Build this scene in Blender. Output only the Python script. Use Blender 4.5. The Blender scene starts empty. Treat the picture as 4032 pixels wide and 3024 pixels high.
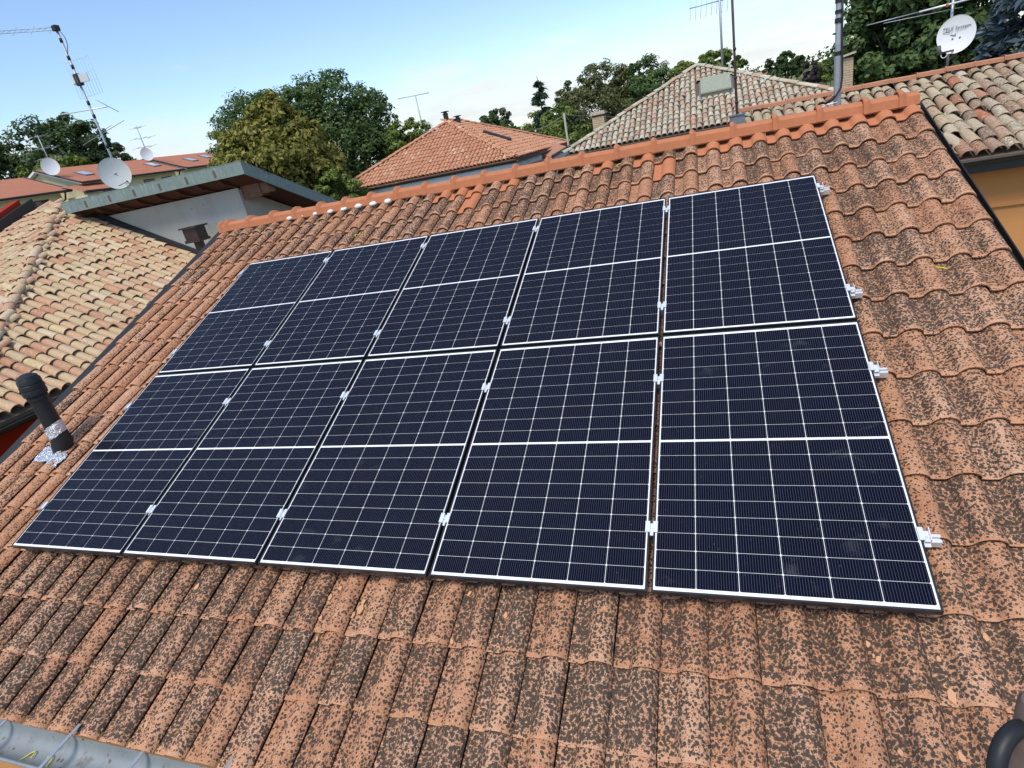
import bpy, math, random
import numpy as np
from mathutils import Matrix, Vector
R = math.radians
rng = np.random.default_rng(7)
random.seed(11)
scene = bpy.context.scene
col = scene.collection

# ---------------------------------------------------------------- camera
CAM = np.array((4.9781759, -5.3550793, 6.688108))
AX = np.array(((0.9380278, 0.2910902, -0.18807), (-0.0510045, -0.4208108, -0.9057134), (-0.3427862, 0.8591768, -0.3798853)))
FPX = 2272.2566
cd = bpy.data.cameras.new('camera'); cam = bpy.data.objects.new('camera', cd); col.objects.link(cam)
cd.sensor_fit = 'HORIZONTAL'; cd.sensor_width = 36.0; cd.lens = 36.0 * FPX / 4032.0
cd.clip_start = 0.05; cd.clip_end = 6000.0
r_, u_, b_ = AX[0], -AX[1], -AX[2]
cam.matrix_world = Matrix(((r_[0], u_[0], b_[0], CAM[0]), (r_[1], u_[1], b_[1], CAM[1]), (r_[2], u_[2], b_[2], CAM[2]), (0, 0, 0, 1)))
scene.camera = cam
scene.render.resolution_x, scene.render.resolution_y = 1024, 768

# ---------------------------------------------------------------- sky, sun, exposure
SUN_EL, SUN_AZ = R(60), math.atan2(-0.10, -0.60)          # azimuth clockwise from +Y
world = bpy.data.worlds.new('World'); scene.world = world; world.use_nodes = True
wt = world.node_tree; wt.nodes.clear()
def wn(t, **k):
    n = wt.nodes.new(t)
    for a, v in k.items(): n.inputs[a].default_value = v
    return n
wo = wn('ShaderNodeOutputWorld'); bg = wn('ShaderNodeBackground', Strength=0.15)
sky = wn('ShaderNodeTexSky'); sky.sky_type = 'NISHITA'; sky.sun_disc = False
sky.sun_elevation = SUN_EL; sky.sun_rotation = SUN_AZ; sky.air_density = 1.0; sky.dust_density = 0.25; sky.ozone_density = 3.0
def wmath(op, a, b=0.0, c=0.0, clamp=False):
    n = wt.nodes.new('ShaderNodeMath'); n.operation = op; n.use_clamp = clamp
    for i, v in enumerate((a, b, c)):
        if hasattr(v, 'links'): wt.links.new(v, n.inputs[i])
        else: n.inputs[i].default_value = v
    return n.outputs[0]
tc = wn('ShaderNodeTexCoord'); sep = wn('ShaderNodeSeparateXYZ'); wt.links.new(tc.outputs['Generated'], sep.inputs[0])
zc = wmath('MAXIMUM', sep.outputs[2], 0.0)
den = wmath('ADD', zc, 0.11)
comb = wn('ShaderNodeCombineXYZ')
wt.links.new(wmath('DIVIDE', sep.outputs[0], den), comb.inputs[0]); wt.links.new(wmath('DIVIDE', sep.outputs[1], den), comb.inputs[1])
def wnoise(vec, scale, detail, rough, w=0.0):
    n = wn('ShaderNodeTexNoise', Scale=scale, Detail=detail, Roughness=rough); n.noise_dimensions = '4D'; n.inputs['W'].default_value = w
    wt.links.new(vec, n.inputs['Vector']); return n.outputs['Fac']
big = wnoise(comb.outputs[0], 0.55, 2.0, 0.5, 3.1); fine = wnoise(comb.outputs[0], 1.9, 7.0, 0.58, 1.7)
dens = wmath('ADD', wmath('MULTIPLY', big, 0.55), wmath('MULTIPLY', fine, 0.55))
# cover thins with height above the horizon
cover = wmath('SUBTRACT', dens, wmath('MULTIPLY_ADD', zc, 1.75, 0.335))
cfac = wmath('MULTIPLY', cover, 5.0, clamp=True)
cfac = wmath('MULTIPLY', cfac, 0.92)
lit = wmath('MULTIPLY_ADD', fine, 2.6, 3.1)
cc = wn('ShaderNodeCombineColor')
wt.links.new(wmath('MULTIPLY', lit, 0.95), cc.inputs[0]); wt.links.new(wmath('MULTIPLY', lit, 0.99), cc.inputs[1]); wt.links.new(lit, cc.inputs[2])
cm = wn('ShaderNodeMix'); cm.data_type = 'RGBA'
wt.links.new(cfac, cm.inputs[0]); wt.links.new(sky.outputs[0], cm.inputs[6]); wt.links.new(cc.outputs[0], cm.inputs[7])
wt.links.new(cm.outputs[2], bg.inputs['Color']); wt.links.new(bg.outputs[0], wo.inputs['Surface'])
sl = bpy.data.lights.new('sun', 'SUN'); sl.energy = 2.4; sl.angle = R(22); sl.color = (1.0, 0.95, 0.87)
so = bpy.data.objects.new('sun', sl); col.objects.link(so)
SUNV = Vector((math.cos(SUN_EL) * math.sin(SUN_AZ), math.cos(SUN_EL) * math.cos(SUN_AZ), math.sin(SUN_EL)))
so.rotation_euler = SUNV.to_track_quat('Z', 'Y').to_euler(); so.location = (-20, -30, 60)
vs = scene.view_settings; vs.view_transform = 'Standard'; vs.look = 'None'; vs.exposure = 0.42; vs.gamma = 1.0; vs.use_curve_mapping = False
scene.cycles.max_bounces = 6; scene.cycles.transparent_max_bounces = 12

# ---------------------------------------------------------------- measuring helpers
GROUND = -1.5
def ray(px, py):
    d = AX.T @ np.array(((px - 2016.0) / FPX, (py - 1512.0) / FPX, 1.0)); return d / np.linalg.norm(d)
def atY(px, py, Y): d = ray(px, py); return Vector(CAM + (Y - CAM[1]) / d[1] * d)
def pol(az, dist, el=0.0): return Vector((CAM[0] + dist * math.sin(R(az)), CAM[1] + dist * math.cos(R(az)), CAM[2] + dist * math.tan(R(el))))
def proj(p):
    q = AX @ (np.array(p) - CAM); return FPX * q[0] / q[2] + 2016, FPX * q[1] / q[2] + 1512, q[2]
PITCH = R(21.8); CP, SP = math.cos(PITCH), math.sin(PITCH)
ROOF = Matrix(((1, 0, 0, 0), (0, CP, -SP, 0), (0, SP, CP, 6.0), (0, 0, 0, 1)))    # u along the ridge, v up the slope, h out of it
def rw(u, v, h): return ROOF @ Vector((u, v, h))

# ---------------------------------------------------------------- object helpers
WM = {}
def link(o, parent=None, mw=None):
    col.objects.link(o)
    mw = mw or Matrix.Identity(4)
    o.matrix_basis = mw; WM[o.name] = mw
    if parent is not None:
        o.parent = parent; o.matrix_parent_inverse = WM[parent.name].inverted()
    return o
def tag(o, label=None, cat=None, group=None, kind=None):
    if label: o['label'] = label
    if cat: o['category'] = cat
    if group: o['group'] = group
    if kind: o['kind'] = kind
    return o
def root(name, loc, label, cat, group=None):
    o = bpy.data.objects.new(name, None); o.empty_display_size = 0.2
    link(o, None, Matrix.Translation(Vector(loc))); return tag(o, label, cat, group)
class MB:
    def __init__(s): s.v = []; s.f = []; s.uv = None
    def add(s, vs, fs):
        k = len(s.v); s.v += [tuple(p) for p in vs]; s.f += [tuple(i + k for i in f) for f in fs]; return s
    def box(s, a, b, m=None):
        x0, y0, z0 = a; x1, y1, z1 = b
        vs = [Vector(p) for p in ((x0, y0, z0), (x1, y0, z0), (x1, y1, z0), (x0, y1, z0), (x0, y0, z1), (x1, y0, z1), (x1, y1, z1), (x0, y1, z1))]
        if m is not None: vs = [m @ p for p in vs]
        return s.add(vs, ((3, 2, 1, 0), (4, 5, 6, 7), (0, 1, 5, 4), (1, 2, 6, 5), (2, 3, 7, 6), (3, 0, 4, 7)))
    def tube(s, pts, rad, seg=8, cap=True):
        pts = [Vector(p) for p in pts]; n = len(pts)
        rad = rad if hasattr(rad, '__len__') else [rad] * n
        vs = []; prev = None
        for i, p in enumerate(pts):
            t = (pts[min(i + 1, n - 1)] - pts[max(i - 1, 0)]).normalized()
            if prev is None:
                a = t.orthogonal().normalized()
            else:
                a = (prev - t * prev.dot(t)); a = a.normalized() if a.length > 1e-6 else t.orthogonal().normalized()
            prev = a; b = t.cross(a)
            for k in range(seg):
                w = 2 * math.pi * k / seg; vs.append(p + (a * math.cos(w) + b * math.sin(w)) * rad[i])
        fs = [(i * seg + k, i * seg + (k + 1) % seg, (i + 1) * seg + (k + 1) % seg, (i + 1) * seg + k) for i in range(n - 1) for k in range(seg)]
        if cap: fs += [tuple(reversed(range(seg))), tuple(range((n - 1) * seg, n * seg))]
        return s.add(vs, fs)
    def loft(s, profs, closed=False, caps=False):
        n = len(profs[0]); vs = [p for pr in profs for p in pr]
        m = n if closed else n - 1
        fs = [(i * n + k, i * n + (k + 1) % n, (i + 1) * n + (k + 1) % n, (i + 1) * n + k) for i in range(len(profs) - 1) for k in range(m)]
        if caps: fs += [tuple(reversed(range(n))), tuple(range((len(profs) - 1) * n, len(profs) * n))]
        return s.add(vs, fs)
    def prism(s, poly, off):
        off = Vector(off); n = len(poly); a = [Vector(p) for p in poly]
        return s.add(a + [p + off for p in a], [tuple(reversed(range(n))), tuple(range(n, 2 * n))] + [(i, (i + 1) % n, n + (i + 1) % n, n + i) for i in range(n)])
    def mesh(s, name, smooth=False):
        me = bpy.data.meshes.new(name); me.from_pydata(s.v, [], s.f); me.validate(); me.update()
        if smooth: me.shade_smooth()
        return me
    def build(s, name, mat, parent=None, mw=None, smooth=False, angle=None):
        me = s.mesh(name, smooth or angle is not None)
        if angle is not None: me.set_sharp_from_angle(angle=R(angle))
        me.materials.append(mat)
        return link(bpy.data.objects.new(name, me), parent, mw)
def fixn(o):
    import bmesh
    bm = bmesh.new(); bm.from_mesh(o.data); bmesh.ops.recalc_face_normals(bm, faces=bm.faces); bm.to_mesh(o.data); bm.free(); return o
def box(name, a, b, mat, parent=None, bev=0.0, mw=None):
    o = MB().box(a, b).build(name, mat, parent, mw)
    if bev:
        import bmesh
        bm = bmesh.new(); bm.from_mesh(o.data); bmesh.ops.bevel(bm, geom=list(bm.edges), offset=bev, segments=2, affect='EDGES', profile=0.6); bm.to_mesh(o.data); bm.free()
    return o
def fast_mesh(name, verts, quads):
    me = bpy.data.meshes.new(name); nv, nq = len(verts), len(quads)
    me.vertices.add(nv); me.vertices.foreach_set('co', np.asarray(verts, np.float32).ravel())
    me.loops.add(nq * 4); me.loops.foreach_set('vertex_index', np.asarray(quads, np.int32).ravel())
    me.polygons.add(nq); me.polygons.foreach_set('loop_start', np.arange(0, nq * 4, 4, dtype=np.int32)); me.polygons.foreach_set('loop_total', np.full(nq, 4, np.int32))
    me.update(calc_edges=True); return me

# ---------------------------------------------------------------- material helpers
class Mat:
    def __init__(s, name, rough=0.8, spec=0.3):
        s.m = bpy.data.materials.new(name); s.m.use_nodes = True; s.t = s.m.node_tree
        s.b = s.t.nodes['Principled BSDF']; s.o = s.t.nodes['Material Output']
        s.b.inputs['Roughness'].default_value = rough; s.b.inputs['Specular IOR Level'].default_value = spec
        s._geo = s._oi = s._tc = s._uv = None
    def n(s, t): return s.t.nodes.new(t)
    def put(s, sock, v):
        if hasattr(v, 'links'): s.t.links.new(v, sock)
        elif isinstance(v, (tuple, list)) and len(v) == 3 and sock.type == 'RGBA': sock.default_value = (*v, 1)
        else: sock.default_value = v
    @property
    def pos(s):
        s._geo = s._geo or s.n('ShaderNodeNewGeometry'); return s._geo.outputs['Position']
    @property
    def normal(s):
        s.pos; return s._geo.outputs['Normal']
    @property
    def rnd(s):
        s.pos; s._oi = s._oi or s.n('ShaderNodeObjectInfo')
        return s.math('FRACT', s.math('ADD', s._geo.outputs['Random Per Island'], s._oi.outputs['Random']))
    @property
    def ocol(s):
        s._oi = s._oi or s.n('ShaderNodeObjectInfo'); n = s.n('ShaderNodeSeparateColor'); s.t.links.new(s._oi.outputs['Color'], n.inputs[0]); return n.outputs
    @property
    def obj(s):
        s._tc = s._tc or s.n('ShaderNodeTexCoord'); return s._tc.outputs['Object']
    @property
    def uv(s):
        s._tc = s._tc or s.n('ShaderNodeTexCoord'); return s._tc.outputs['UV']
    def xyz(s, v):
        n = s.n('ShaderNodeSeparateXYZ'); s.put(n.inputs[0], v); return n.outputs
    def math(s, op, a, b=0.0, c=0.0, clamp=False):
        n = s.n('ShaderNodeMath'); n.operation = op; n.use_clamp = clamp
        for i, v in enumerate((a, b, c)): s.put(n.inputs[i], v)
        return n.outputs[0]
    def noise(s, vec, scale, detail=3.0, rough=0.5, dist=0.0):
        n = s.n('ShaderNodeTexNoise'); s.put(n.inputs['Vector'], vec); s.put(n.inputs['Scale'], scale)
        n.inputs['Detail'].default_value = detail; n.inputs['Roughness'].default_value = rough; n.inputs['Distortion'].default_value = dist; return n.outputs['Fac']
    def vor(s, vec, scale, out='Distance', rand=1.0):
        n = s.n('ShaderNodeTexVoronoi'); s.put(n.inputs['Vector'], vec); n.inputs['Scale'].default_value = scale; n.inputs['Randomness'].default_value = rand; return n.outputs[out]
    def warp(s, vec, scale, amt):
        n = s.n('ShaderNodeTexNoise'); s.put(n.inputs['Vector'], vec); n.inputs['Scale'].default_value = scale; n.inputs['Detail'].default_value = 2
        m = s.n('ShaderNodeVectorMath'); m.operation = 'MULTIPLY_ADD'; s.put(m.inputs[0], n.outputs['Color']); m.inputs[1].default_value = (amt,) * 3; s.put(m.inputs[2], vec); return m.outputs[0]
    def scale(s, vec, sc):
        m = s.n('ShaderNodeMapping'); s.put(m.inputs['Vector'], vec); m.inputs['Scale'].default_value = sc; return m.outputs[0]
    def step(s, x, a, b):
        n = s.n('ShaderNodeMapRange'); n.interpolation_type = 'SMOOTHSTEP'; s.put(n.inputs[0], x); s.put(n.inputs[1], a); s.put(n.inputs[2], b); n.inputs[3].default_value = 0; n.inputs[4].default_value = 1; return n.outputs[0]
    def ramp(s, x, stops, interp='LINEAR'):
        n = s.n('ShaderNodeValToRGB'); s.put(n.inputs[0], x); e = n.color_ramp.elements; n.color_ramp.interpolation = interp
        while len(e) < len(stops): e.new(0.5)
        for i, (p, c) in enumerate(stops): e[i].position = p; e[i].color = (*c, 1)
        return n.outputs[0]
    def mix(s, f, a, b, mode='MIX'):
        n = s.n('ShaderNodeMix'); n.data_type = 'RGBA'; n.blend_type = mode; s.put(n.inputs[0], f); s.put(n.inputs[6], a); s.put(n.inputs[7], b); return n.outputs[2]
    def bump(s, h, dist=0.004, st=0.6):
        n = s.n('ShaderNodeBump'); n.inputs['Distance'].default_value = dist; n.inputs['Strength'].default_value = st; s.put(n.inputs['Height'], h); s.put(s.b.inputs['Normal'], n.outputs[0])
    def color(s, c): s.put(s.b.inputs['Base Color'], c); return s
    def set(s, **k):
        for a, v in k.items(): s.put(s.b.inputs[a.replace('_', ' ')], v)
        return s

def lichen_tile():
    k = Mat('lichened_terracotta', 0.92, 0.15); P = k.pos; xy = k.xyz(k.uv); cov = k.ocol[0]; rnd = k.rnd
    base = k.ramp(k.math('ADD', k.math('MULTIPLY', k.noise(P, 14, 4, 0.6), 0.7), k.math('MULTIPLY', rnd, 0.35)), [(0.25, (0.42, 0.185, 0.095)), (0.5, (0.52, 0.255, 0.138)), (0.8, (0.60, 0.345, 0.215))])
    base = k.mix(k.math('MULTIPLY', k.step(k.vor(k.warp(P, 60, 0.01), 95), 0.34, 0.16), 0.5), base, (0.68, 0.44, 0.27))
    clean = k.mix(k.noise(P, 30, 4), (0.47, 0.165, 0.075), (0.56, 0.225, 0.11))
    patch = k.noise(P, 5.5, 3, 0.6); mid = k.noise(P, 21, 4, 0.65)
    # coverage: less near the nose and on the crest, more in the pans
    nose = k.step(xy[1], -0.005, 0.045)
    crest = k.step(k.math('ABSOLUTE', xy[0]), 0.0, 0.075)
    amt = k.math('MULTIPLY_ADD', crest, 0.10, k.math('MULTIPLY_ADD', patch, 0.30, k.math('MULTIPLY_ADD', mid, 0.22, 0.285)))
    amt = k.math('MULTIPLY', k.math('MULTIPLY', k.math('MULTIPLY_ADD', nose, 0.42, 0.58), amt), k.math('MULTIPLY_ADD', rnd, 0.16, 0.90))
    amt = k.math('MINIMUM', k.math('MULTIPLY', amt, cov), 0.66)
    d1 = k.vor(k.warp(P, 45, 0.016), 62); d2 = k.vor(k.warp(P, 80, 0.008), 118)
    s1 = k.step(d1, k.math('MULTIPLY_ADD', amt, 0.98, -0.03), k.math('MULTIPLY_ADD', amt, 0.98, -0.13))
    s2 = k.step(d2, k.math('MULTIPLY_ADD', amt, 0.80, -0.05), k.math('MULTIPLY_ADD', amt, 0.80, -0.15))
    blot = k.step(k.noise(P, 85, 5, 0.68), k.math('MULTIPLY_ADD', amt, -0.62, 0.90), k.math('MULTIPLY_ADD', amt, -0.62, 1.0))
    dark = k.math('MAXIMUM', k.math('MAXIMUM', s1, k.math('MULTIPLY', s2, 0.85)), blot)
    dcol = k.mix(k.noise(P, 120, 3), (0.022, 0.020, 0.017), (0.075, 0.064, 0.050))
    moss = k.math('MULTIPLY', k.step(k.noise(P, 9, 4, 0.7), 0.60, 0.72), k.step(xy[0], -0.06, -0.075))
    c = k.mix(k.math('MULTIPLY', dark, 0.93), k.mix(k.step(cov, 0.05, 0.6), clean, base), dcol)
    c = k.mix(k.math('MULTIPLY', moss, k.math('MULTIPLY', cov, 0.6)), c, (0.075, 0.072, 0.022))
    wht = k.step(k.vor(P, 26), 0.085, 0.05)
    c = k.mix(k.math('MULTIPLY', wht, k.math('MULTIPLY', cov, 0.7)), c, (0.72, 0.60, 0.48))
    k.color(c); k.bump(k.noise(P, 160, 2, 0.6), 0.003, 0.55); return k.m
def coppo(name, stops, dark, dcol=(0.06, 0.052, 0.042), pale=(0.74, 0.70, 0.58), palef=0.5, moss=0.0):
    k = Mat(name, 0.93, 0.12); P = k.pos; rnd = k.rnd
    c = k.ramp(k.math('FRACT', k.math('MULTIPLY', rnd, 7.31)), stops)
    c = k.mix(0.35, c, k.mix(k.noise(P, 24, 4, 0.65), (0.16, 0.12, 0.085), (0.86, 0.72, 0.55)), 'OVERLAY')
    c = k.mix(k.math('MULTIPLY', k.step(k.noise(P, 17, 4, 0.7), 0.56, 0.66), palef), c, pale)
    am = k.math('MULTIPLY_ADD', k.math('FRACT', k.math('MULTIPLY', rnd, 3.7)), 0.10, dark - 0.05)
    d = k.step(k.noise(P, 42, 5, 0.72), k.math('SUBTRACT', 0.74, am), k.math('SUBTRACT', 0.82, am))
    c = k.mix(k.math('MULTIPLY', d, 0.85), c, dcol)
    if moss: c = k.mix(k.math('MULTIPLY', k.step(k.noise(P, 3.5, 4, 0.6), 0.60, 0.70), moss), c, (0.30, 0.25, 0.06))
    k.color(c); k.bump(k.noise(P, 90, 4), 0.004, 0.5); return k.m
def plain(name, c, rough=0.8, spec=0.3, var=0.25, scale=6.0, metal=0.0, bump=0.0):
    k = Mat(name, rough, spec); d = tuple(x * (1 - var) for x in c); e = tuple(min(1, x * (1 + var * 0.6)) for x in c)
    k.color(k.mix(k.noise(k.pos, scale, 5, 0.62), d, e)); k.set(Metallic=metal)
    if bump: k.bump(k.noise(k.pos, scale * 14, 4), bump, 0.5)
    return k.m
def leaf(name, stops, trans=0.3):
    k = Mat(name, 0.62, 0.25); P = k.pos
    x = k.math('ADD', k.math('MULTIPLY', k.rnd, 0.55), k.math('MULTIPLY', k.noise(P, 0.8, 3), 0.5))
    c = k.ramp(x, stops); k.color(c)
    tr = k.n('ShaderNodeBsdfTranslucent'); k.put(tr.inputs[0], k.mix(0.5, c, (0.20, 0.26, 0.03)))
    mx = k.n('ShaderNodeMixShader'); mx.inputs[0].default_value = trans
    k.t.links.new(k.b.outputs[0], mx.inputs[1]); k.t.links.new(tr.outputs[0], mx.inputs[2]); k.t.links.new(mx.outputs[0], k.o.inputs['Surface']); return k.m

M = {}
M['tile'] = lichen_tile()
M['coppo_beige'] = coppo('weathered_beige_barrel_tile', [(0, (0.50, 0.40, 0.25)), (0.3, (0.57, 0.43, 0.27)), (0.55, (0.54, 0.34, 0.22)), (0.75, (0.48, 0.27, 0.17)), (0.9, (0.60, 0.50, 0.36)), (1, (0.62, 0.48, 0.26))], 0.13, palef=0.30)
M['coppo_old'] = coppo('lichened_old_barrel_tile', [(0, (0.42, 0.36, 0.25)), (0.35, (0.50, 0.43, 0.31)), (0.6, (0.44, 0.30, 0.20)), (0.8, (0.36, 0.26, 0.19)), (0.88, (0.46, 0.18, 0.10)), (0.94, (0.44, 0.36, 0.25)), (1, (0.56, 0.50, 0.40))], 0.21, palef=0.5, moss=0.25)
M['coppo_grey'] = coppo('grey_lichened_barrel_tile', [(0, (0.50, 0.46, 0.35)), (0.4, (0.58, 0.54, 0.44)), (0.65, (0.48, 0.37, 0.28)), (0.82, (0.52, 0.33, 0.23)), (1, (0.62, 0.57, 0.45))], 0.20, palef=0.55, moss=0.2)
M['coppo_red'] = coppo('pale_terracotta_barrel_tile', [(0, (0.50, 0.25, 0.155)), (0.4, (0.56, 0.29, 0.18)), (0.7, (0.53, 0.26, 0.15)), (0.92, (0.58, 0.33, 0.21)), (1, (0.66, 0.46, 0.30))], 0.02, palef=0.06)
M['cap_new'] = plain('new_terracotta', (0.52, 0.195, 0.09), 0.85, 0.2, 0.22, 18, bump=0.003)
M['cap_pink'] = plain('worn_terracotta', (0.52, 0.24, 0.14), 0.88, 0.2, 0.25, 14, bump=0.003)
M['deck'] = plain('dark_channel_tile', (0.16, 0.115, 0.08), 0.95, 0.1, 0.5, 20)
M['deck_red'] = plain('channel_tile_red', (0.24, 0.12, 0.075), 0.95, 0.1, 0.4, 20)
M['black'] = plain('black_sheet_metal', (0.022, 0.021, 0.02), 0.55, 0.4, 0.3, 9)
M['gutter_dark'] = plain('dark_painted_gutter', (0.035, 0.035, 0.033), 0.45, 0.5, 0.3, 9)
M['plastic'] = plain('black_plastic', (0.018, 0.018, 0.019), 0.5, 0.4, 0.3, 25)
M['brown'] = plain('brown_enamel', (0.045, 0.022, 0.018), 0.4, 0.5, 0.4, 9)
M['alu'] = plain('bright_aluminium', (0.84, 0.85, 0.86), 0.38, 0.5, 0.08, 40, metal=0.35)
M['steel'] = plain('galvanised_steel', (0.42, 0.44, 0.46), 0.5, 0.5, 0.3, 30, metal=0.5)
M['rust'] = plain('rusty_pipe', (0.16, 0.11, 0.09), 0.75, 0.3, 0.4, 20)
M['foam'] = plain('white_sealant', (0.85, 0.84, 0.80), 0.8, 0.3, 0.08, 30, bump=0.01)
M['cream'] = plain('cream_render', (0.72, 0.66, 0.43), 0.9, 0.2, 0.08, 2)
M['white'] = plain('white_paint', (0.74, 0.73, 0.70), 0.8, 0.3, 0.08, 5)
M['beigewall'] = plain('beige_render', (0.52, 0.44, 0.27), 0.92, 0.15, 0.2, 1.5)
M['orange'] = plain('orange_render', (0.66, 0.30, 0.105), 0.9, 0.2, 0.10, 3, bump=0.004)
M['redwall'] = plain('red_render', (0.33, 0.03, 0.014), 0.9, 0.2, 0.18, 4)
M['wood'] = plain('dark_timber', (0.10, 0.045, 0.03), 0.8, 0.2, 0.5, 12)
M['oldwood'] = plain('weathered_timber', (0.22, 0.12, 0.08), 0.85, 0.2, 0.6, 16)
M['bark'] = plain('bark', (0.10, 0.075, 0.055), 0.95, 0.1, 0.5, 8)
M['dishw'] = plain('weathered_white_dish', (0.66, 0.65, 0.60), 0.6, 0.4, 0.22, 22)
M['dishn'] = plain('white_dish', (0.80, 0.80, 0.78), 0.5, 0.4, 0.10, 25)
M['print'] = plain('dark_grey_print', (0.05, 0.05, 0.055), 0.6, 0.3, 0.2, 30)
M['lnb'] = plain('grey_plastic', (0.10, 0.10, 0.105), 0.5, 0.4, 0.2, 30)
M['yellow'] = plain('yellow_plastic', (0.78, 0.70, 0.05), 0.5, 0.4, 0.1, 30)
M['glassdark'] = plain('window_glass', (0.03, 0.035, 0.04), 0.12, 0.6, 0.3, 2)
M['skylight'] = plain('skylight_glass', (0.50, 0.54, 0.56), 0.15, 0.6, 0.2, 2)
M['tar'] = plain('tar_felt', (0.03, 0.03, 0.032), 0.75, 0.3, 0.5, 10, bump=0.02)
M['lead'] = plain('lead_flashing', (0.20, 0.225, 0.25), 0.5, 0.5, 0.3, 12, metal=0.3)
M['concretebox'] = plain('mossy_cement_sheet', (0.34, 0.35, 0.26), 0.9, 0.15, 0.3, 10)
M['shard'] = plain('fresh_terracotta_chip', (0.66, 0.36, 0.19), 0.9, 0.15, 0.15, 40)
M['rowtile'] = None
def _special():
    k = Mat('stained_concrete_render', 0.94, 0.12); P = k.pos
    c = k.mix(k.noise(P, 1.6, 6, 0.6), (0.36, 0.36, 0.315), (0.52, 0.52, 0.47))
    c = k.mix(k.math('MULTIPLY', k.step(k.noise(k.scale(P, (6, 6, 1.2)), 1.5, 5, 0.65), 0.50, 0.75), 0.35), c, (0.24, 0.24, 0.20))
    c = k.mix(k.math('MULTIPLY', k.step(k.vor(P, 3.1), 0.10, 0.06), 0.5), c, (0.22, 0.22, 0.19))
    k.color(c); k.bump(k.noise(P, 30, 6, 0.65), 0.012, 0.6); M['concrete'] = k.m
    k = Mat('verdigris_copper', 0.6, 0.4); P = k.pos
    c = k.mix(k.noise(k.scale(P, (9, 9, 2.0)), 2.2, 7, 0.75), (0.07, 0.10, 0.095), (0.34, 0.41, 0.36))
    c = k.mix(k.step(k.noise(k.scale(P, (16, 16, 1.5)), 2.5, 6, 0.7), 0.55, 0.72), c, (0.40, 0.48, 0.43))
    c = k.mix(k.math('MULTIPLY', k.step(k.noise(P, 5, 5, 0.7), 0.58, 0.7), 0.6), c, (0.09, 0.085, 0.07))
    k.color(c); k.bump(k.noise(P, 9, 4), 0.01, 0.4); M['copper'] = k.m
    k = Mat('zinc_gutter', 0.42, 0.5); P = k.pos
    c = k.mix(k.noise(P, 5, 6, 0.65), (0.22, 0.235, 0.23), (0.46, 0.48, 0.455))
    c = k.mix(k.math('MULTIPLY', k.step(k.noise(P, 11, 5, 0.7), 0.54, 0.70), 0.7), c, (0.17, 0.15, 0.10))
    c = k.mix(k.math('MULTIPLY', k.step(k.vor(k.warp(P, 20, 0.03), 17), 0.20, 0.12), 0.7), c, (0.10, 0.055, 0.03))
    k.color(c); k.set(Metallic=0.35); M['zinc'] = k.m
    # solar glass: clear pane with a little dried dust
    k = Mat('solar_glass', 0.06, 0.5); P = k.pos
    tr = k.n('ShaderNodeBsdfTransparent'); gl = k.n('ShaderNodeBsdfGlossy'); gl.inputs['Roughness'].default_value = 0.07
    fr = k.n('ShaderNodeFresnel'); fr.inputs['IOR'].default_value = 1.20
    m1 = k.n('ShaderNodeMixShader'); k.put(m1.inputs[0], fr.outputs[0]); k.t.links.new(tr.outputs[0], m1.inputs[1]); k.t.links.new(gl.outputs[0], m1.inputs[2])
    df = k.n('ShaderNodeBsdfDiffuse'); df.inputs[0].default_value = (0.62, 0.62, 0.60, 1)
    sm = k.math('MULTIPLY', k.step(k.noise(k.scale(k.warp(P, 3, 0.3), (5, 9, 9)), 1.1, 5, 0.65), 0.60, 0.76), k.step(k.noise(P, 1.7, 2), 0.5, 0.62))
    sp = k.step(k.vor(P, 22), 0.075, 0.04)
    du = k.math('MULTIPLY_ADD', sm, 0.055, k.math('MULTIPLY_ADD', sp, 0.10, k.math('MULTIPLY', k.noise(P, 2.5, 4), 0.002)))
    m2 = k.n('ShaderNodeMixShader'); k.put(m2.inputs[0], du); k.t.links.new(m1.outputs[0], m2.inputs[1]); k.t.links.new(df.outputs[0], m2.inputs[2])
    k.t.links.new(m2.outputs[0], k.o.inputs['Surface']); M['glass'] = k.m
    # solar cell: dark blue silicon with printed busbars
    k = Mat('silicon_cell', 0.6, 0.0); xy = k.xyz(k.uv)
    tri = k.math('ABSOLUTE', k.math('SUBTRACT', k.math('FRACT', k.math('MULTIPLY', xy[0], 16.0)), 0.5))
    bus = k.step(tri, 0.050, 0.034)
    c = k.mix(k.noise(k.pos, 2.2, 3), (0.0026, 0.0030, 0.0085), (0.0042, 0.0056, 0.020))
    c = k.mix(k.rnd, c, (0.0032, 0.0046, 0.016))
    k.color(k.mix(bus, c, (0.13, 0.138, 0.165))); M['cell'] = k.m
    M['backsheet'] = plain('white_backsheet', (0.86, 0.87, 0.87), 0.5, 0.3, 0.02, 5)
    M['frame'] = plain('black_anodised_frame', (0.050, 0.052, 0.055), 0.32, 0.5, 0.15, 12, metal=0.6)
    k = Mat('crumpled_foil', 0.22, 0.5); P = k.pos
    k.color((0.86, 0.86, 0.87)); k.set(Metallic=0.9); k.bump(k.noise(P, 38, 5, 0.7), 0.03, 1.0); M['foil'] = k.m
    k = Mat('pale_brick', 0.93, 0.15); P = k.pos; br = k.n('ShaderNodeTexBrick'); k.put(br.inputs['Vector'], k.scale(k.obj, (1, 1, 1)))
    k.color(k.mix(k.noise(P, 9, 5), (0.44, 0.30, 0.18), (0.66, 0.52, 0.34))); k.bump(k.noise(P, 40, 4), 0.006, 0.6); M['brick'] = k.m
    k = Mat('row_house_tile', 0.9, 0.15); P = k.pos; xy = k.xyz(k.uv)
    a = k.math('ABSOLUTE', k.math('SUBTRACT', k.math('FRACT', k.math('MULTIPLY', xy[0], 1 / 0.3)), 0.5)); b = k.math('FRACT', k.math('MULTIPLY', xy[1], 1 / 0.36))
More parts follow.
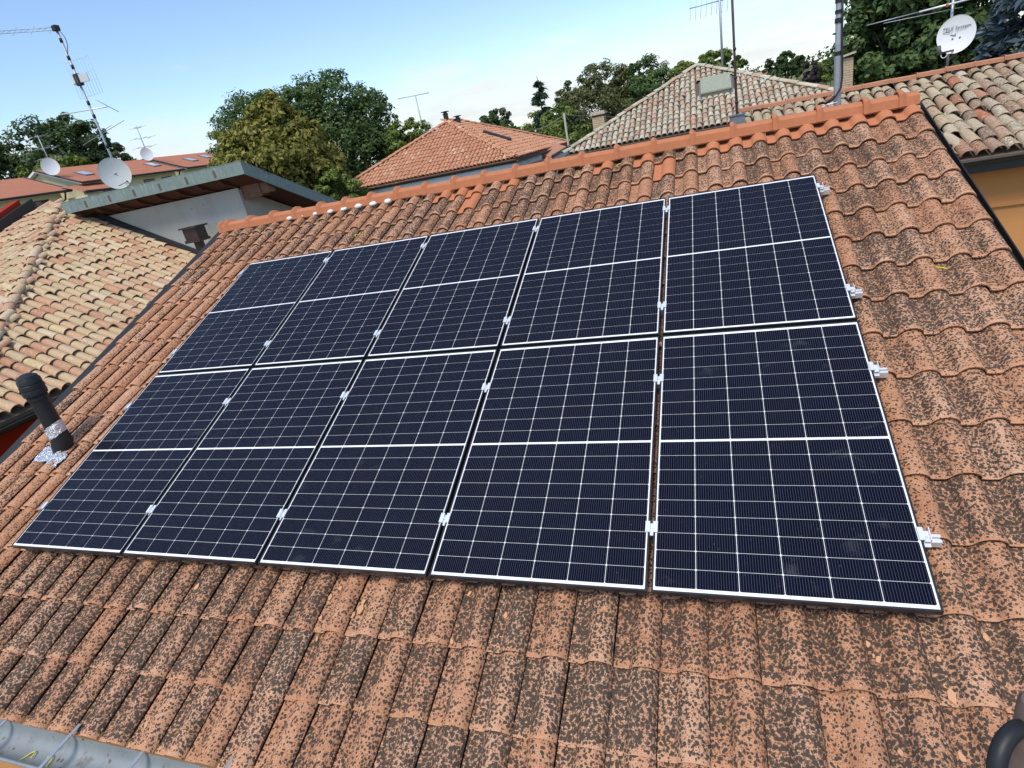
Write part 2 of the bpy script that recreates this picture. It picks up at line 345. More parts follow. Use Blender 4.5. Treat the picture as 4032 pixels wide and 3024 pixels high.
    c = k.mix(k.noise(P, 1.2, 5, 0.7), (0.42, 0.155, 0.088), (0.55, 0.235, 0.135))
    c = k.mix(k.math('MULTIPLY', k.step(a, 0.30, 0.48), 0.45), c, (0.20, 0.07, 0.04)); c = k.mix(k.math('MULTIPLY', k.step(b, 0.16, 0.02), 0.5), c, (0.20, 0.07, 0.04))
    k.color(c); M['rowtile'] = k.m
    k = Mat('meadow', 0.95, 0.1); P = k.pos
    f = k.noise(k.scale(P, (1, 3, 1)), 0.012, 2, 0.4)
    c = k.ramp(f, [(0.36, (0.06, 0.085, 0.03)), (0.46, (0.15, 0.15, 0.055)), (0.52, (0.075, 0.10, 0.035)), (0.60, (0.26, 0.23, 0.11)), (0.68, (0.09, 0.115, 0.04))], 'CONSTANT')
    k.color(k.mix(0.3, c, k.mix(k.noise(P, 0.2, 6, 0.7), (0.05, 0.06, 0.02), (0.2, 0.2, 0.08)))); M['meadow'] = k.m
_special()
M['ground'] = plain('garden_ground', (0.14, 0.14, 0.07), 0.95, 0.1, 0.5, 0.5)
M['asphalt'] = plain('asphalt', (0.055, 0.055, 0.055), 0.95, 0.1, 0.25, 4)
LEAF = dict(
    dark=leaf('dark_green_leaves', [(0.2, (0.042, 0.072, 0.027)), (0.5, (0.075, 0.120, 0.045)), (0.85, (0.128, 0.180, 0.068))]),
    mid=leaf('mid_green_leaves', [(0.2, (0.045, 0.083, 0.030)), (0.5, (0.090, 0.150, 0.048)), (0.85, (0.173, 0.232, 0.075))]),
    yellow=leaf('yellowing_leaves', [(0.2, (0.112, 0.120, 0.024)), (0.5, (0.225, 0.210, 0.045)), (0.85, (0.405, 0.338, 0.075))]),
    light=leaf('light_green_leaves', [(0.2, (0.098, 0.143, 0.033)), (0.5, (0.180, 0.240, 0.053)), (0.85, (0.300, 0.345, 0.090))]),
    olive=leaf('olive_green_leaves', [(0.2, (0.063, 0.075, 0.030)), (0.5, (0.128, 0.138, 0.051)), (0.85, (0.225, 0.217, 0.083))]),
    conifer=leaf('conifer_needles', [(0.2, (0.027, 0.051, 0.030)), (0.5, (0.051, 0.087, 0.051)), (0.85, (0.090, 0.135, 0.075))], 0.12),
    blue=leaf('blue_spruce_needles', [(0.2, (0.033, 0.054, 0.068)), (0.5, (0.068, 0.099, 0.117)), (0.85, (0.173, 0.225, 0.247))], 0.1),
    purple=leaf('purple_leaves', [(0.2, (0.033, 0.021, 0.030)), (0.5, (0.060, 0.036, 0.048)), (0.85, (0.105, 0.068, 0.083))], 0.15),
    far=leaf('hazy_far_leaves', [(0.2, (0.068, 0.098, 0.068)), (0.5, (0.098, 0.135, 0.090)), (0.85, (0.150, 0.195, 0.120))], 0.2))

# ---------------------------------------------------------------- ground
g = MB().add([(-3000, -3000, GROUND), (3000, -3000, GROUND), (3000, 3000, GROUND), (-3000, 3000, GROUND)], [(0, 1, 2, 3)]).build('ground', M['ground']); tag(g, kind='structure')
g = MB().add([(-60, 9.5, GROUND + .004), (60, 9.5, GROUND + .004), (60, 15.5, GROUND + .004), (-60, 15.5, GROUND + .004)], [(0, 1, 2, 3)]).build('road', M['asphalt']); tag(g, kind='structure')

# ================================================================ the house with the panels
home = root('house', (2.7, -1.3, GROUND), 'house with lichened terracotta roof carrying the solar panels', 'house')
zr = lambda Y, h: 6.0 + Y * math.tan(PITCH) + h / CP
wall = MB().prism([(-1.12, -3.75, GROUND), (-1.12, 4.9, GROUND), (-1.12, 4.9, 4.55), (-1.12, 1.16, 6.10), (-1.12, -3.75, zr(-3.75, -0.30))], (7.70, 0, 0)).build('wall', M['orange'], home); fixn(wall)
deck = MB()
deck.prism([rw(-1.27, -4.47, -0.19), rw(6.70, -4.47, -0.19), rw(6.70, 1.13, -0.19), rw(-1.27, 1.13, -0.19)], (0, SP * 0.05, -CP * 0.05))
deck.prism([(-1.27, 1.20, 6.25), (6.70, 1.20, 6.25), (6.70, 5.3, 4.60), (-1.27, 5.3, 4.60)], (0, 0, -0.06))
deck = fixn(deck.build('roof', M['deck_red'], home))

# one interlocking roll tile: crest at x = 0, nose at y = 0, y runs up the slope
NU, NV = 0.2071, 0.3415
def roll_tile():
    prof = [(-0.144, 0.004), (-0.112, 0.000), (-0.082, 0.001), (-0.072, 0.005), (-0.064, 0.015), (-0.054, 0.031), (-0.039, 0.045), (-0.020, 0.0535), (0.0, 0.056), (0.020, 0.0535), (0.039, 0.045), (0.053, 0.031), (0.061, 0.017)]
    rows = [(0.0, -0.0025), (0.007, 0.0), (0.17, 0.0), (0.40, 0.0)]
    n = len(prof); v = []; uv = []; f = []
    for y, dz in rows:
        for x, z in prof: v.append((x, y, z + dz + 0.025 * (1 - y / NV))); uv.append((x, y))
    for i in range(len(rows) - 1):
        for k in range(n - 1): f.append((i * n + k, i * n + k + 1, (i + 1) * n + k + 1, (i + 1) * n + k))
    b = len(v)                                                      # nose face
    for dz in (-0.0025, -0.0145):
        for x, z in prof: v.append((x, 0.0 if dz > -0.01 else 0.004, z + dz + 0.025)); uv.append((x, -0.02))
    for k in range(n - 1): f.append((b + k + 1, b + k, b + n + k, b + n + k + 1))
    b = len(v)                                                      # free side edge of the roll
    for y in (0.0, 0.40):
        for dz in (0.0, -0.005): v.append((prof[-1][0], y, prof[-1][1] + dz + 0.025 * (1 - y / NV))); uv.append((0.066, y))
    f.append((b, b + 1, b + 3, b + 2))
    return v, f, uv
TV, TF, TUV = roll_tile()
def uv_mesh(name, v, f, uv, mat):
    me = bpy.data.meshes.new(name); me.from_pydata(v, [], f); me.update(); me.shade_smooth()
    lay = me.uv_layers.new(name='local'); idx = np.empty(len(me.loops), np.int32); me.loops.foreach_get('vertex_index', idx)
    lay.data.foreach_set('uv', np.asarray(uv, np.float32)[idx].ravel()); me.materials.append(mat); return me
tile_me = uv_mesh('roof_tile', TV, TF, TUV, M['tile'])
tiles = []
for k in range(17):
    for i in range(-7, 32):
        u, v = 0.241 + NU * i, -4.522 + NV * k
        new = (k == 16 and (i > 22 or i < -3 or rng.random() < 0.22)) or (k == 15 and (i < -5 or rng.random() < 0.05)) or (k == 16 and 8 < i < 14 and rng.random() < .4)
        cov = 0.02 if new else float(np.clip(rng.normal(0.98, 0.10), 0.7, 1.2)) * (0.80 if i < -1 else 1.0) * (1.06 if k < 4 else 1.0)
        if k < 3: cov *= 1.03
        px, py, d = proj(rw(u, v + .15, -0.1))
        hid = (-0.12 < u - 0.06 and u + 0.06 < 5.80 and v + 0.02 > -3.52 and v + NV < -0.02)
        vis = (-80 < px < 4110 and -80 < py < 3100) and not hid
        tiles.append(((0 if vis else 1), d, u, v, cov, k, i))
tiles.sort()
rest_v, rest_f, rest_uv = [], [], []
for q, (hidden, d, u, v, cov, k, i) in enumerate(tiles):
    lift = -0.159 + rng.normal(0, 0.0012) + (0.010 if k == 0 else 0)
    m = ROOF @ Matrix.Translation((u + rng.normal(0, 0.0012), v + rng.normal(0, 0.003), lift)) @ Matrix.Rotation(rng.normal(0, 0.006), 4, 'Z') @ Matrix.Rotation(rng.normal(0, 0.004), 4, 'X')
    if q < 300:
        o = bpy.data.objects.new('tile', tile_me); link(o, deck, m); o.color = (cov, 0, 0, 1)
    else:
        b = len(rest_v); rest_v += [tuple(m @ Vector(p)) for p in TV]; rest_f += [tuple(j + b for j in f) for f in TF]; rest_uv += TUV
ro = bpy.data.objects.new('further_tiles', uv_mesh('further_tiles', rest_v, rest_f, rest_uv, M['tile'])); link(ro, deck); ro.color = (0.95, 0, 0, 1); tag(ro, kind='stuff')

# ridge caps: angular hoods with a raised collar
def ridge_cap(length, collar=True):
    sec = lambda s, dz: [(-0.105 * s, -0.070), (-0.092 * s, 0.004 + dz), (-0.050 * s, 0.030 + dz), (0.0, 0.038 + dz), (0.050 * s, 0.030 + dz), (0.092 * s, 0.004 + dz), (0.105 * s, -0.070)]
    prs = [(0.0, 1.12, 0.024), (0.012, 1.16, 0.034), (0.032, 1.15, 0.032), (0.050, 1.06, 0.012), (0.062, 1.0, 0.0), (length + 0.02, 0.95, -0.004)]
    mb = MB(); out = [[(x, y, z) for y, z in sec(s, dz)] for x, s, dz in prs]
    inn = [[(x, y * 0.88, z - 0.012) for y, z in sec(s, dz)] for x, s, dz in prs]
    mb.loft(out); mb.loft([list(reversed(p)) for p in inn]); mb.loft([out[0], inn[0]]); mb.loft([inn[-1], out[-1]])
    return mb.mesh('ridge_cap', True)
cap_me = ridge_cap(0.372); cap_me.set_sharp_from_angle(angle=R(35)); cap_me.materials.append(M['cap_new'])
NC = 21
for c in range(NC + 1):
    x = 3.674 + 0.3735 * (c - 13)
    if x > 6.5: continue
    m = Matrix.Translation((x, 1.16 + rng.normal(0, .003), 6.392 + rng.normal(0, .003))) @ Matrix.Rotation(rng.normal(0, .008), 4, 'Z') @ Matrix.Rotation(rng.normal(0, .006), 4, 'Y')
    link(bpy.data.objects.new('ridge_cap', cap_me), deck, m)
end = ridge_cap(0.14); end.set_sharp_from_angle(angle=R(35)); end.materials.append(M['cap_new'])
link(bpy.data.objects.new('ridge_cap', end), deck, Matrix.Translation((6.562, 1.16, 6.392)))
link(bpy.data.objects.new('ridge_cap', end), deck, Matrix.Translation((-1.285, 1.15, 6.386)))
# sealant dabs under the caps
for j, (u, v) in enumerate([(-.99, 1.17), (-.51, 1.18), (-.33, 1.16), (-.13, 1.14), (.08, 1.14), (.28, 1.14), (.51, 1.115), (.71, 1.115), (.92, 1.12), (1.13, 1.11), (1.34, 1.105)]):
    mb = MB(); s = (0.022 if j in (1, 2) else 0.042) * rng.uniform(.85, 1.15); prs = []
    for a in range(7):
        w = math.pi * a / 6; rr = math.sin(w) * s; zz = -math.cos(w) * s * 0.55
        prs.append([(rr * math.cos(t) * 1.15 * rng.uniform(.85, 1.15), rr * math.sin(t) * .8 * rng.uniform(.85, 1.15), zz) for t in np.linspace(0, 2 * math.pi, 9)[:-1]])
    mb.loft(prs, closed=True).build('sealant_dab', M['foam'], deck, ROOF @ Matrix.Translation((u, v - .01, -0.085)), smooth=True)
# verge flashings
def strip(name, pts, mat, parent):
    mb = MB(); mb.loft([[rw(u, -4.56, h) for u, h in pts], [rw(u, 1.24, h) for u, h in pts]], closed=True, caps=True); return fixn(mb.build(name, mat, parent))
strip('verge_flashing', [(-1.30, -0.150), (-1.30, -0.135), (-1.392, -0.118), (-1.402, -0.118), (-1.402, -0.36), (-1.395, -0.36), (-1.395, -0.126)], M['black'], home)
strip('verge_flashing', [(6.69, -0.215), (6.69, -0.205), (6.772, -0.20), (6.772, -0.155), (6.780, -0.155), (6.780, -0.42), (6.772, -0.42), (6.772, -0.215)], M['black'], home)
strip('fascia', [(6.66, -0.20), (6.665, -0.20), (6.665, -0.45), (6.66, -0.45)], M['black'], home)
# eaves gutter: open half pipe with a rolled lip and cross straps
gm = MB(); gx = (-1.32, 6.78); gy, gz, gr = -4.245, 4.205, 0.088
outer = [(gy + gr * math.cos(t), gz + gr * math.sin(t)) for t in np.linspace(math.pi, 2 * math.pi, 15)]
inner = [(gy + (gr - .003) * math.cos(t), gz + (gr - .003) * math.sin(t)) for t in np.linspace(2 * math.pi, math.pi, 15)]
gm.loft([[(x, y, z) for y, z in outer + inner] for x in np.linspace(gx[0], gx[1], 12)], closed=True, caps=True)
gut = fixn(gm.build('gutter', M['zinc'], home, angle=40))
MB().tube([(gx[0], gy - gr - .006, gz), (gx[1], gy - gr - .006, gz)], 0.010, 8).build('rolled_lip', M['zinc'], gut, smooth=True)
for x in np.arange(1.085 - 0.56 * 4, 6.7, 0.545):
    mb = MB(); mb.prism([(x - .011, gy - gr - .012, gz + .012), (x + .011, gy - gr - .012, gz + .012), (x + .011, gy + gr + .05, gz + .030), (x - .011, gy + gr + .05, gz + .030)], (0, 0, .004))
    mb.prism([(x - .0125, gy - gr - .020, gz + .014), (x + .0125, gy - gr - .020, gz + .014), (x + .0125, gy - gr - .020, gz - .03), (x - .0125, gy - gr - .020, gz - .03)], (0, .003, 0))
    fixn(mb.build('gutter_strap', M['steel'], gut))

# ---------------------------------------------------------------- the ten panels
PW, PH, GX, GY, LIP, FT = 1.134, 1.755, 0.0204, 0.0236, 0.0085, 0.032
CWd, CHt, CG, RG, MG = 0.1813, 0.0920, 0.0028, 0.0020, 0.0150
def cell_mesh():
    c = 0.0042; a, b = CWd, CHt; t = 0.0006
    p = [(c, 0), (a - c, 0), (a, c), (a, b - c), (a - c, b), (c, b), (0, b - c), (0, c)]
    v = [(x, y, 0) for x, y in p] + [(x, y, t) for x, y in p]
    f = [tuple(range(8, 16))] + [(i, (i + 1) % 8, 8 + (i + 1) % 8, 8 + i) for i in range(8)]
    me = bpy.data.meshes.new('solar_cell'); me.from_pydata(v, [], f); me.update(); lay = me.uv_layers.new(name='local')
    for l in me.loops: lay.data[l.index].uv = (v[l.vertex_index][0] / a, v[l.vertex_index][1] / b)
    me.materials.append(M['cell']); return me
cell_me = cell_mesh()
fm = MB()
def ring(z0, z1, o, i):
    P0 = [(o, o), (PW - o, o), (PW - o, PH - o), (o, PH - o)]; P1 = [(i, i), (PW - i, i), (PW - i, PH - i), (i, PH - i)]
    v = [(x, y, z0) for x, y in P0] + [(x, y, z0) for x, y in P1] + [(x, y, z1) for x, y in P0] + [(x, y, z1) for x, y in P1]
    f = []
    for k in range(4):
        j = (k + 1) % 4; f += [(8 + k, 8 + j, 12 + j, 12 + k), (k, 4 + k, 4 + j, j), (k, j, 8 + j, 8 + k), (4 + j, 4 + k, 12 + k, 12 + j)]
    fm.add(v, f)
ring(-FT, 0.0, 0.0, LIP); ring(-FT, -FT + 0.002, 0.0, 0.028)
frame_me = fm.mesh('frame'); frame_me.materials.append(M['frame'])
sheet_me = MB().box((LIP - .001, LIP - .001, -0.0075), (PW - LIP + .001, PH - LIP + .001, -0.0035)).mesh('backsheet'); sheet_me.materials.append(M['backsheet'])
glass_me = MB().add([(LIP - .001, LIP - .001, -0.0015), (PW - LIP + .001, LIP - .001, -0.0015), (PW - LIP + .001, PH - LIP + .001, -0.0015), (LIP - .001, PH - LIP + .001, -0.0015)], [(0, 1, 2, 3)]).mesh('glass_pane'); glass_me.materials.append(M['glass'])
ordn = ['leftmost', 'second from the left', 'middle', 'second from the right', 'rightmost']
x0 = (PW - (6 * CWd + 5 * CG)) / 2; y0 = (PH - (18 * CHt + 16 * RG + MG)) / 2
for rrow in range(2):
    for c in range(5):
        mw = ROOF @ Matrix.Translation((c * (PW + GX), -rrow * (PH + GY) - PH, 0))
        p = bpy.data.objects.new('solar_panel', None); p.empty_display_size = .2; link(p, None, mw)
        tag(p, f'dark blue solar panel, {ordn[c]} one in the {"upper" if rrow == 0 else "lower"} row on the roof', 'solar panel', 'solar panels on the tiled roof')
        link(bpy.data.objects.new('frame', frame_me), p, mw); bs = link(bpy.data.objects.new('backsheet', sheet_me), p, mw)
        link(bpy.data.objects.new('glass_pane', glass_me), p, mw)
        for j in range(18):
            yy = y0 + j * (CHt + RG) + (MG - RG if j >= 9 else 0)
            for i in range(6):
                link(bpy.data.objects.new('solar_cell', cell_me), p, mw @ Matrix.Translation((x0 + i * (CWd + CG), yy, -0.0032)))

# ---------------------------------------------------------------- rails with clamps
def mid_clamp():
    mb = MB()
    for s in (-1, 1):
        mb.box((s * 0.0205 - 0.0095, -0.030, 0.0012), (s * 0.0205 + 0.0095, 0.030, 0.0065))
        mb.box((s * 0.0095 - 0.0018, -0.030, -0.012), (s * 0.0095 + 0.0018, 0.030, 0.0062))
    mb.box((-0.0080, -0.043, -0.012), (0.0080, 0.024, -0.007)); mb.tube([(0, -.004, -.0075), (0, -.004, .003)], 0.0062, 6); return mb.mesh('mid_clamp')
def end_clamp():
    mb = MB(); mb.box((-0.016, -0.032, 0.0012), (0.006, 0.030, 0.0065)); mb.box((0.0025, -0.032, -0.034), (0.006, 0.030, 0.0060))
    mb.box((0.006, -0.046, -0.034), (0.030, 0.020, -0.029)); mb.box((0.027, -0.030, -0.034), (0.031, 0.034, 0.004)); mb.tube([(0.017, -.01, -.03), (0.017, -.01, -.012)], 0.0065, 6)
    mb.box((0.006, -0.030, -0.016), (0.028, 0.022, -0.012)); return mb.mesh('end_clamp')
mc, ec = mid_clamp(), end_clamp(); mc.materials.append(M['alu']); ec.materials.append(M['alu'])
rail_me = MB(); rail_me.box((-0.075, -0.020, -0.074), (5.832, -0.010, -0.036)); rail_me.box((-0.075, 0.010, -0.074), (5.832, 0.020, -0.036)); rail_me.box((-0.074, -0.0095, -0.073), (5.831, 0.0095, -0.050))
rail_me.box((-0.0745, -0.0195, -0.0365), (5.8315, -0.006, -0.0345)); rail_me.box((-0.0745, 0.006, -0.0365), (5.8315, 0.0195, -0.0345)); rail_me = rail_me.mesh('rail_bar'); rail_me.materials.append(M['alu'])
for v, lab in ((-0.180, 'aluminium mounting rail nearest the ridge, under the upper panel row'), (-1.463, 'aluminium mounting rail along the lower edge of the upper panel row'),
               (-2.163, 'aluminium mounting rail along the upper edge of the lower panel row'), (-3.190, 'aluminium mounting rail nearest the eaves, under the lower panel row')):
    mw = ROOF @ Matrix.Translation((0, v, 0)); r0 = bpy.data.objects.new('mounting_rail', None); link(r0, None, mw); tag(r0, lab, 'rail', 'mounting rails with bright clamps')
    link(bpy.data.objects.new('rail_bar', rail_me), r0, mw)
    for c in range(4): link(bpy.data.objects.new('mid_clamp', mc), r0, mw @ Matrix.Translation(((c + 1) * PW + (c + .5) * GX, rng.normal(0, .004), 0)))
    link(bpy.data.objects.new('end_clamp', ec), r0, mw @ Matrix.Translation((5 * PW + 4 * GX + .003, 0, 0))); link(bpy.data.objects.new('end_clamp', ec), r0, mw @ Matrix.Translation((-.003, 0, 0)) @ Matrix.Rotation(math.pi, 4, 'Z'))
    for u in np.arange(0.45, 5.8, 0.83): MB().box((u - .015, -.02, -.135), (u + .015, .075, -.0745)).build('roof_hook', M['steel'], r0, mw)

# ---------------------------------------------------------------- flue on the roof
base = rw(-0.60, -2.53, -0.13)
fl = root('flue_pipe', base, 'black plastic flue pipe wrapped in foil beside the panels', 'flue')
def lathe(name, prof, mat, parent, loc, seg=24, angle=35):
    mb = MB(); mb.loft([[(r * math.cos(t), r * math.sin(t), z) for t in np.linspace(0, 2 * math.pi, seg + 1)[:-1]] for r, z in prof], closed=True, caps=True)
    return fixn(mb.build(name, mat, parent, Matrix.Translation(Vector(loc)), angle=angle))
lathe('pipe', [(.070, .14), (.070, .50)], M['plastic'], fl, base)
lathe('cap', [(.074, .50), (.080, .505), (.080, .535), (.074, .54), (.090, .545), (.093, .58), (.088, .60), (.093, .604), (.091, .64), (.086, .645), (.090, .65), (.088, .685), (.078, .70), (.075, .715), (.040, .735), (.012, .74)], M['plastic'], fl, base)
bm_ = MB(); prs = []
for z, r, dx in ((-.02, .085, -.02), (.06, .090, -.01), (.11, .078, 0), (.165, .076, 0)):
    prs.append([(dx + r * math.cos(t), r * math.sin(t) * (1.15 if z < .05 else 1), z) for t in np.linspace(0, 2 * math.pi, 25)[:-1]])
bm_.loft(prs, closed=True).build('boot', M['plastic'], fl, Matrix.Translation(base), smooth=True)
fo = MB(); prs = []
for j, z in enumerate(np.linspace(.145, .255, 7)):
    prs.append([((.078 + rng.normal(0, .0022)) * math.cos(t), (.078 + rng.normal(0, .0022)) * math.sin(t), z + .03 * math.cos(t - .5) + rng.normal(0, .002)) for t in np.linspace(0, 2 * math.pi, 29)[:-1]])
fo.loft(prs, closed=True).build('foil_wrap', M['foil'], fl, Matrix.Translation(base))
for (u, v, w, h, a) in ((-.735, -2.60, .19, .17, .35), (-.575, -2.66, .17, .14, -.25)):
    mb = MB(); n = 9; g = []
    for a_ in range(n):
        for b_2 in range(n):
            x, y = (a_ / (n - 1) - .5) * w, (b_2 / (n - 1) - .5) * h; uu, vv = u + x * math.cos(a) - y * math.sin(a), v + x * math.sin(a) + y * math.cos(a)
            ph = ((uu - .241) / NU + 0.5) % 1 - .5; hh = -0.118 + 0.040 * math.exp(-(ph / .26) ** 2)
            g.append(rw(uu + rng.normal(0, .002), vv + rng.normal(0, .002), hh + rng.normal(0, .0035)))
    mb.add(g, [(i * n + j, (i + 1) * n + j, (i + 1) * n + j + 1, i * n + j + 1) for i in range(n - 1) for j in range(n - 1)]).build('foil_patch', M['foil'], fl)

# ---------------------------------------------------------------- chips, ties and the pole by the eaves
def hsurf(u, v):
    ph = ((u - .241) / NU + .5) % 1 - .5; x = ph * NU; yy = ((v + 4.522) / NV) % 1 * NV
    return -0.159 + 0.025 * (1 - yy / NV) + (0.056 * max(0.0, math.cos(min(1, abs(x) / .07) * math.pi / 2)) ** 1.2)
chips = [(5.487, -3.631, 1), (5.515, -3.69, 1.2), (5.50, -3.678, .5), (5.272, -3.755, .7), (5.725, -3.666, .8), (5.734, -3.804, 1.5), (5.912, -3.56, 1.1), (5.523, -4.019, .9), (5.716, -4.007, 1.2),
         (2.80, -3.64, 1.2), (3.03, -3.65, 1.1), (3.03, -3.69, 1.6), (3.0, -3.73, 1.3), (2.84, -3.58, 1.1), (2.58, -3.60, .8), (2.80, -3.76, 1.2), (3.65, -3.55, .9), (3.88, -3.65, 1.0), (3.63, -3.81, .8), (2.82, -3.87, .8),
         (1.79, -3.65, 1.6), (1.99, -4.42, 1.7), (2.61, -4.33, 1.2)]
for j, (u, v, s) in enumerate(chips):
    n = rng.integers(5, 7); a0 = rng.uniform(0, 6.28); el = rng.uniform(1.2, 2.3); poly = []
    for q in range(n):
        t = 2 * math.pi * q / n + rng.uniform(-.3, .3); x, y = .011 * s * math.cos(t) * rng.uniform(.7, 1.15), .011 * s * el * math.sin(t) * rng.uniform(.7, 1.15); poly.append((x, y, 0))
    mw = ROOF @ Matrix.Translation((u, v, hsurf(u, v) + .004)) @ Matrix.Rotation(rng.uniform(-.7, .5), 4, 'Z') @ Matrix.Rotation(rng.normal(0, .15), 4, 'X') @ Matrix.Rotation(rng.normal(0, .12), 4, 'Y')
    o = MB().prism(poly, (0, 0, .005)).build('tile_chip', M['shard'], None, mw); fixn(o)
    tag(o, 'small fresh orange chip of broken tile lying below the panels', 'tile chip', 'broken tile chips on the roof')
def curl(name, pts, rad, mat, label, cat, group=None):
    o = MB().tube(pts, rad, 6).build(name, mat, None, smooth=True); return tag(o, label, cat, group)
def tie(u, v, s, a, label, h=None):
    pts = []
    for t in np.linspace(0, 1, 14):
        w = 3.6 * t; x, y = s * (t - .5) * 1.5, s * .45 * math.sin(w); uu, vv = u + x * math.cos(a) - y * math.sin(a), v + x * math.sin(a) + y * math.cos(a)
        pts.append(rw(uu, vv, (hsurf(uu, vv) if h is None else h) + .008))
    curl('cable_tie', pts, .0038, M['yellow'], label, 'cable tie', 'cut yellow cable ties')
tie(6.32, -1.18, .06, .2, 'cut yellow cable tie on the tiles beside the orange wall')
tie(1.15, 0.50, .05, 1.2, 'cut yellow cable tie on the tiles above the upper panel row')
tie(4.09, 1.05, .05, 1.4, 'cut yellow cable tie on clean tiles just below the ridge')
for x, s_, lab in ((1.30, .05, 'bent yellow cable tie lying in the zinc gutter, the one nearer its lip seam'), (1.47, .055, 'curled yellow cable tie beside a rusty clump in the zinc gutter')):
    pts = [(x + s_ * (t - .5) * 1.3, gy - .03 + .04 * math.sin(4 * t + x * 9), gz - gr + .014 + .012 * abs(t - .5)) for t in np.linspace(0, 1, 12)]
    curl('cable_tie', pts, .0032, M['yellow'], lab, 'cable tie', 'cut yellow cable ties')

def near(px, py, depth): d = ray(px, py); return Vector(CAM + d * depth / float(AX[2] @ d))
pc = near(4078, 2930, 1.15)
pole = root('scaffold_pole', (pc.x, pc.y, GROUND), 'brown metal pole with a black rubber loop at the lower right edge', 'pole')
lathe('post', [(.040, 0), (.040, pc.z - GROUND + .10), (.034, pc.z - GROUND + .112)], M['rust'], pole, (pc.x, pc.y, GROUND), 24)
lc = near(4015, 3010, 1.12); e1, e2 = Vector(AX[0]), Vector(-AX[1])
MB().tube([lc + e1 * (.062 * math.cos(t)) + e2 * (.070 * math.sin(t)) + Vector(AX[2]) * (.02 * math.cos(t)) for t in np.linspace(0, 2 * math.pi, 30)], .0165, 12).build('rubber_loop', M['plastic'], pole, smooth=True)

# ================================================================ barrel-tile roofs
def barrel(rad0, rad1, length, seg=8, th=0.013, rise=0.9):
    v = []; f = []
    def arc(r, y, z0): return [(r * math.cos(t), y, z0 + r * rise * math.sin(t)) for t in np.linspace(math.pi, 0, seg + 1)]
    rows = [arc(rad0, 0, .018), arc(rad0 * .5 + rad1 * .5, length * .5, .010), arc(rad1, length, 0)]
    n = seg + 1
    for r in rows: v += r
    for i in range(2):
        for k in range(seg): f.append((i * n + k, i * n + k + 1, (i + 1) * n + k + 1, (i + 1) * n + k))
    b = len(v); v += rows[0] + [(x * (1 - th / rad0), y + .002, (z - .018) * (1 - th / rad0) + .018) for x, y, z in rows[0]]
    for k in range(seg): f.append((b + k + 1, b + k, b + n + k, b + n + k + 1))
    return v, f
def in_view(p, m=60):
    x, y, d = proj(p); return d > 0 and -m < x < 4032 + m and -m < y < 3024 + m
def behind_home(p):
    # is the line from the camera to p cut by the home roof?
    a = ROOF.inverted() @ Vector(CAM); b = ROOF.inverted() @ Vector(p)
    if b.z > -0.05: return False
    t = (a.z + 0.05) / (a.z - b.z); h = a + (b - a) * t
    return -1.35 < h.x < 6.75 and -4.6 < h.y < 1.2
class Roof:
    """collects barrel tiles of one roof; the largest in view become parts, the rest one mass"""
    def __init__(s, deck, mat, jit=1.0, rad=(0.088, 0.070), length=0.44, keep=300, seg=8):
        s.deck, s.mat, s.jit, s.keep = deck, mat, jit, keep; s.items = []; s.v, s.f = barrel(rad[0], rad[1], length, seg)
    def face(s, P, e, sl, w0, w1, rows, pitch_e, expo, inside, skip=0.0):
        P, e, sl = Vector(P), Vector(e).normalized(), Vector(sl).normalized(); n = e.cross(sl); 
        if n.z < 0: n = -n
        ax = sl.cross(n)                                            # right-handed: x across, y up the slope, z out
        for a in np.arange(w0, w1, pitch_e):
            for k in range(rows):
                b = k * expo + rng.normal(0, .022) * s.jit * (k > 0); p = P + e * (a + rng.normal(0, .006) * s.jit) + sl * b
                if not inside(p) or rng.random() < skip: continue
                yaw = rng.normal(0, .028) * s.jit; rot = Matrix((ax, sl, n)).transposed().to_4x4()
                m = Matrix.Translation(p + n * (-0.105 + rng.normal(0, .005) * s.jit)) @ rot @ Matrix.Rotation(yaw, 4, 'Z') @ Matrix.Rotation(rng.normal(0, .02) * s.jit, 4, 'Y') @ Matrix.Rotation(rng.normal(0, .012) * s.jit, 4, 'X')
                c = p + sl * .2; vis = in_view(c) and not behind_home(c + n * .02); s.items.append((0 if vis else 1, proj(c)[2], m))
    def finish(s):
        me = bpy.data.meshes.new('barrel_tile'); me.from_pydata(s.v, [], s.f); me.update(); me.shade_smooth(); me.materials.append(s.mat)
        s.items.sort(key=lambda t: (t[0], t[1])); V, F = [], []
        nvis = 0
        for q, (h, d, m) in enumerate(s.items):
            if h == 0 and nvis < s.keep:
                link(bpy.data.objects.new('tile', me), s.deck, m); nvis += 1
            else:
                b = len(V); V += [tuple(m @ Vector(p)) for p in s.v]; F += [tuple(j + b for j in f) for f in s.f]
        if V:
            m2 = bpy.data.meshes.new('further_tiles'); m2.from_pydata(V, [], F); m2.update(); m2.shade_smooth(); m2.materials.append(s.mat)
            tag(link(bpy.data.objects.new('further_tiles', m2), s.deck), kind='stuff')
def caps_along(deck, a, b, mat, step=0.36, rad=(.105, .088), lift=0.0, jit=1.0):
    a, b = Vector(a), Vector(b); d = (b - a); L = d.length; d.normalize(); side = d.cross(Vector((0, 0, 1))).normalized(); up = side.cross(d)
    v, f = barrel(rad[0], rad[1], step * 1.15, 8, .014, .75); me = bpy.data.meshes.new('hip_cap'); me.from_pydata(v, [], f); me.update(); me.shade_smooth(); me.materials.append(mat)
    rot = Matrix((side, d, up)).transposed().to_4x4()
    for t in np.arange(0, L - step * .5, step):
        m = Matrix.Translation(a + d * t + up * (lift + rng.normal(0, .006) * jit)) @ rot @ Matrix.Rotation(rng.normal(0, .03) * jit, 4, 'Z') @ Matrix.Rotation(rng.normal(0, .02) * jit, 4, 'X')
        link(bpy.data.objects.new('hip_cap', me), deck, m)
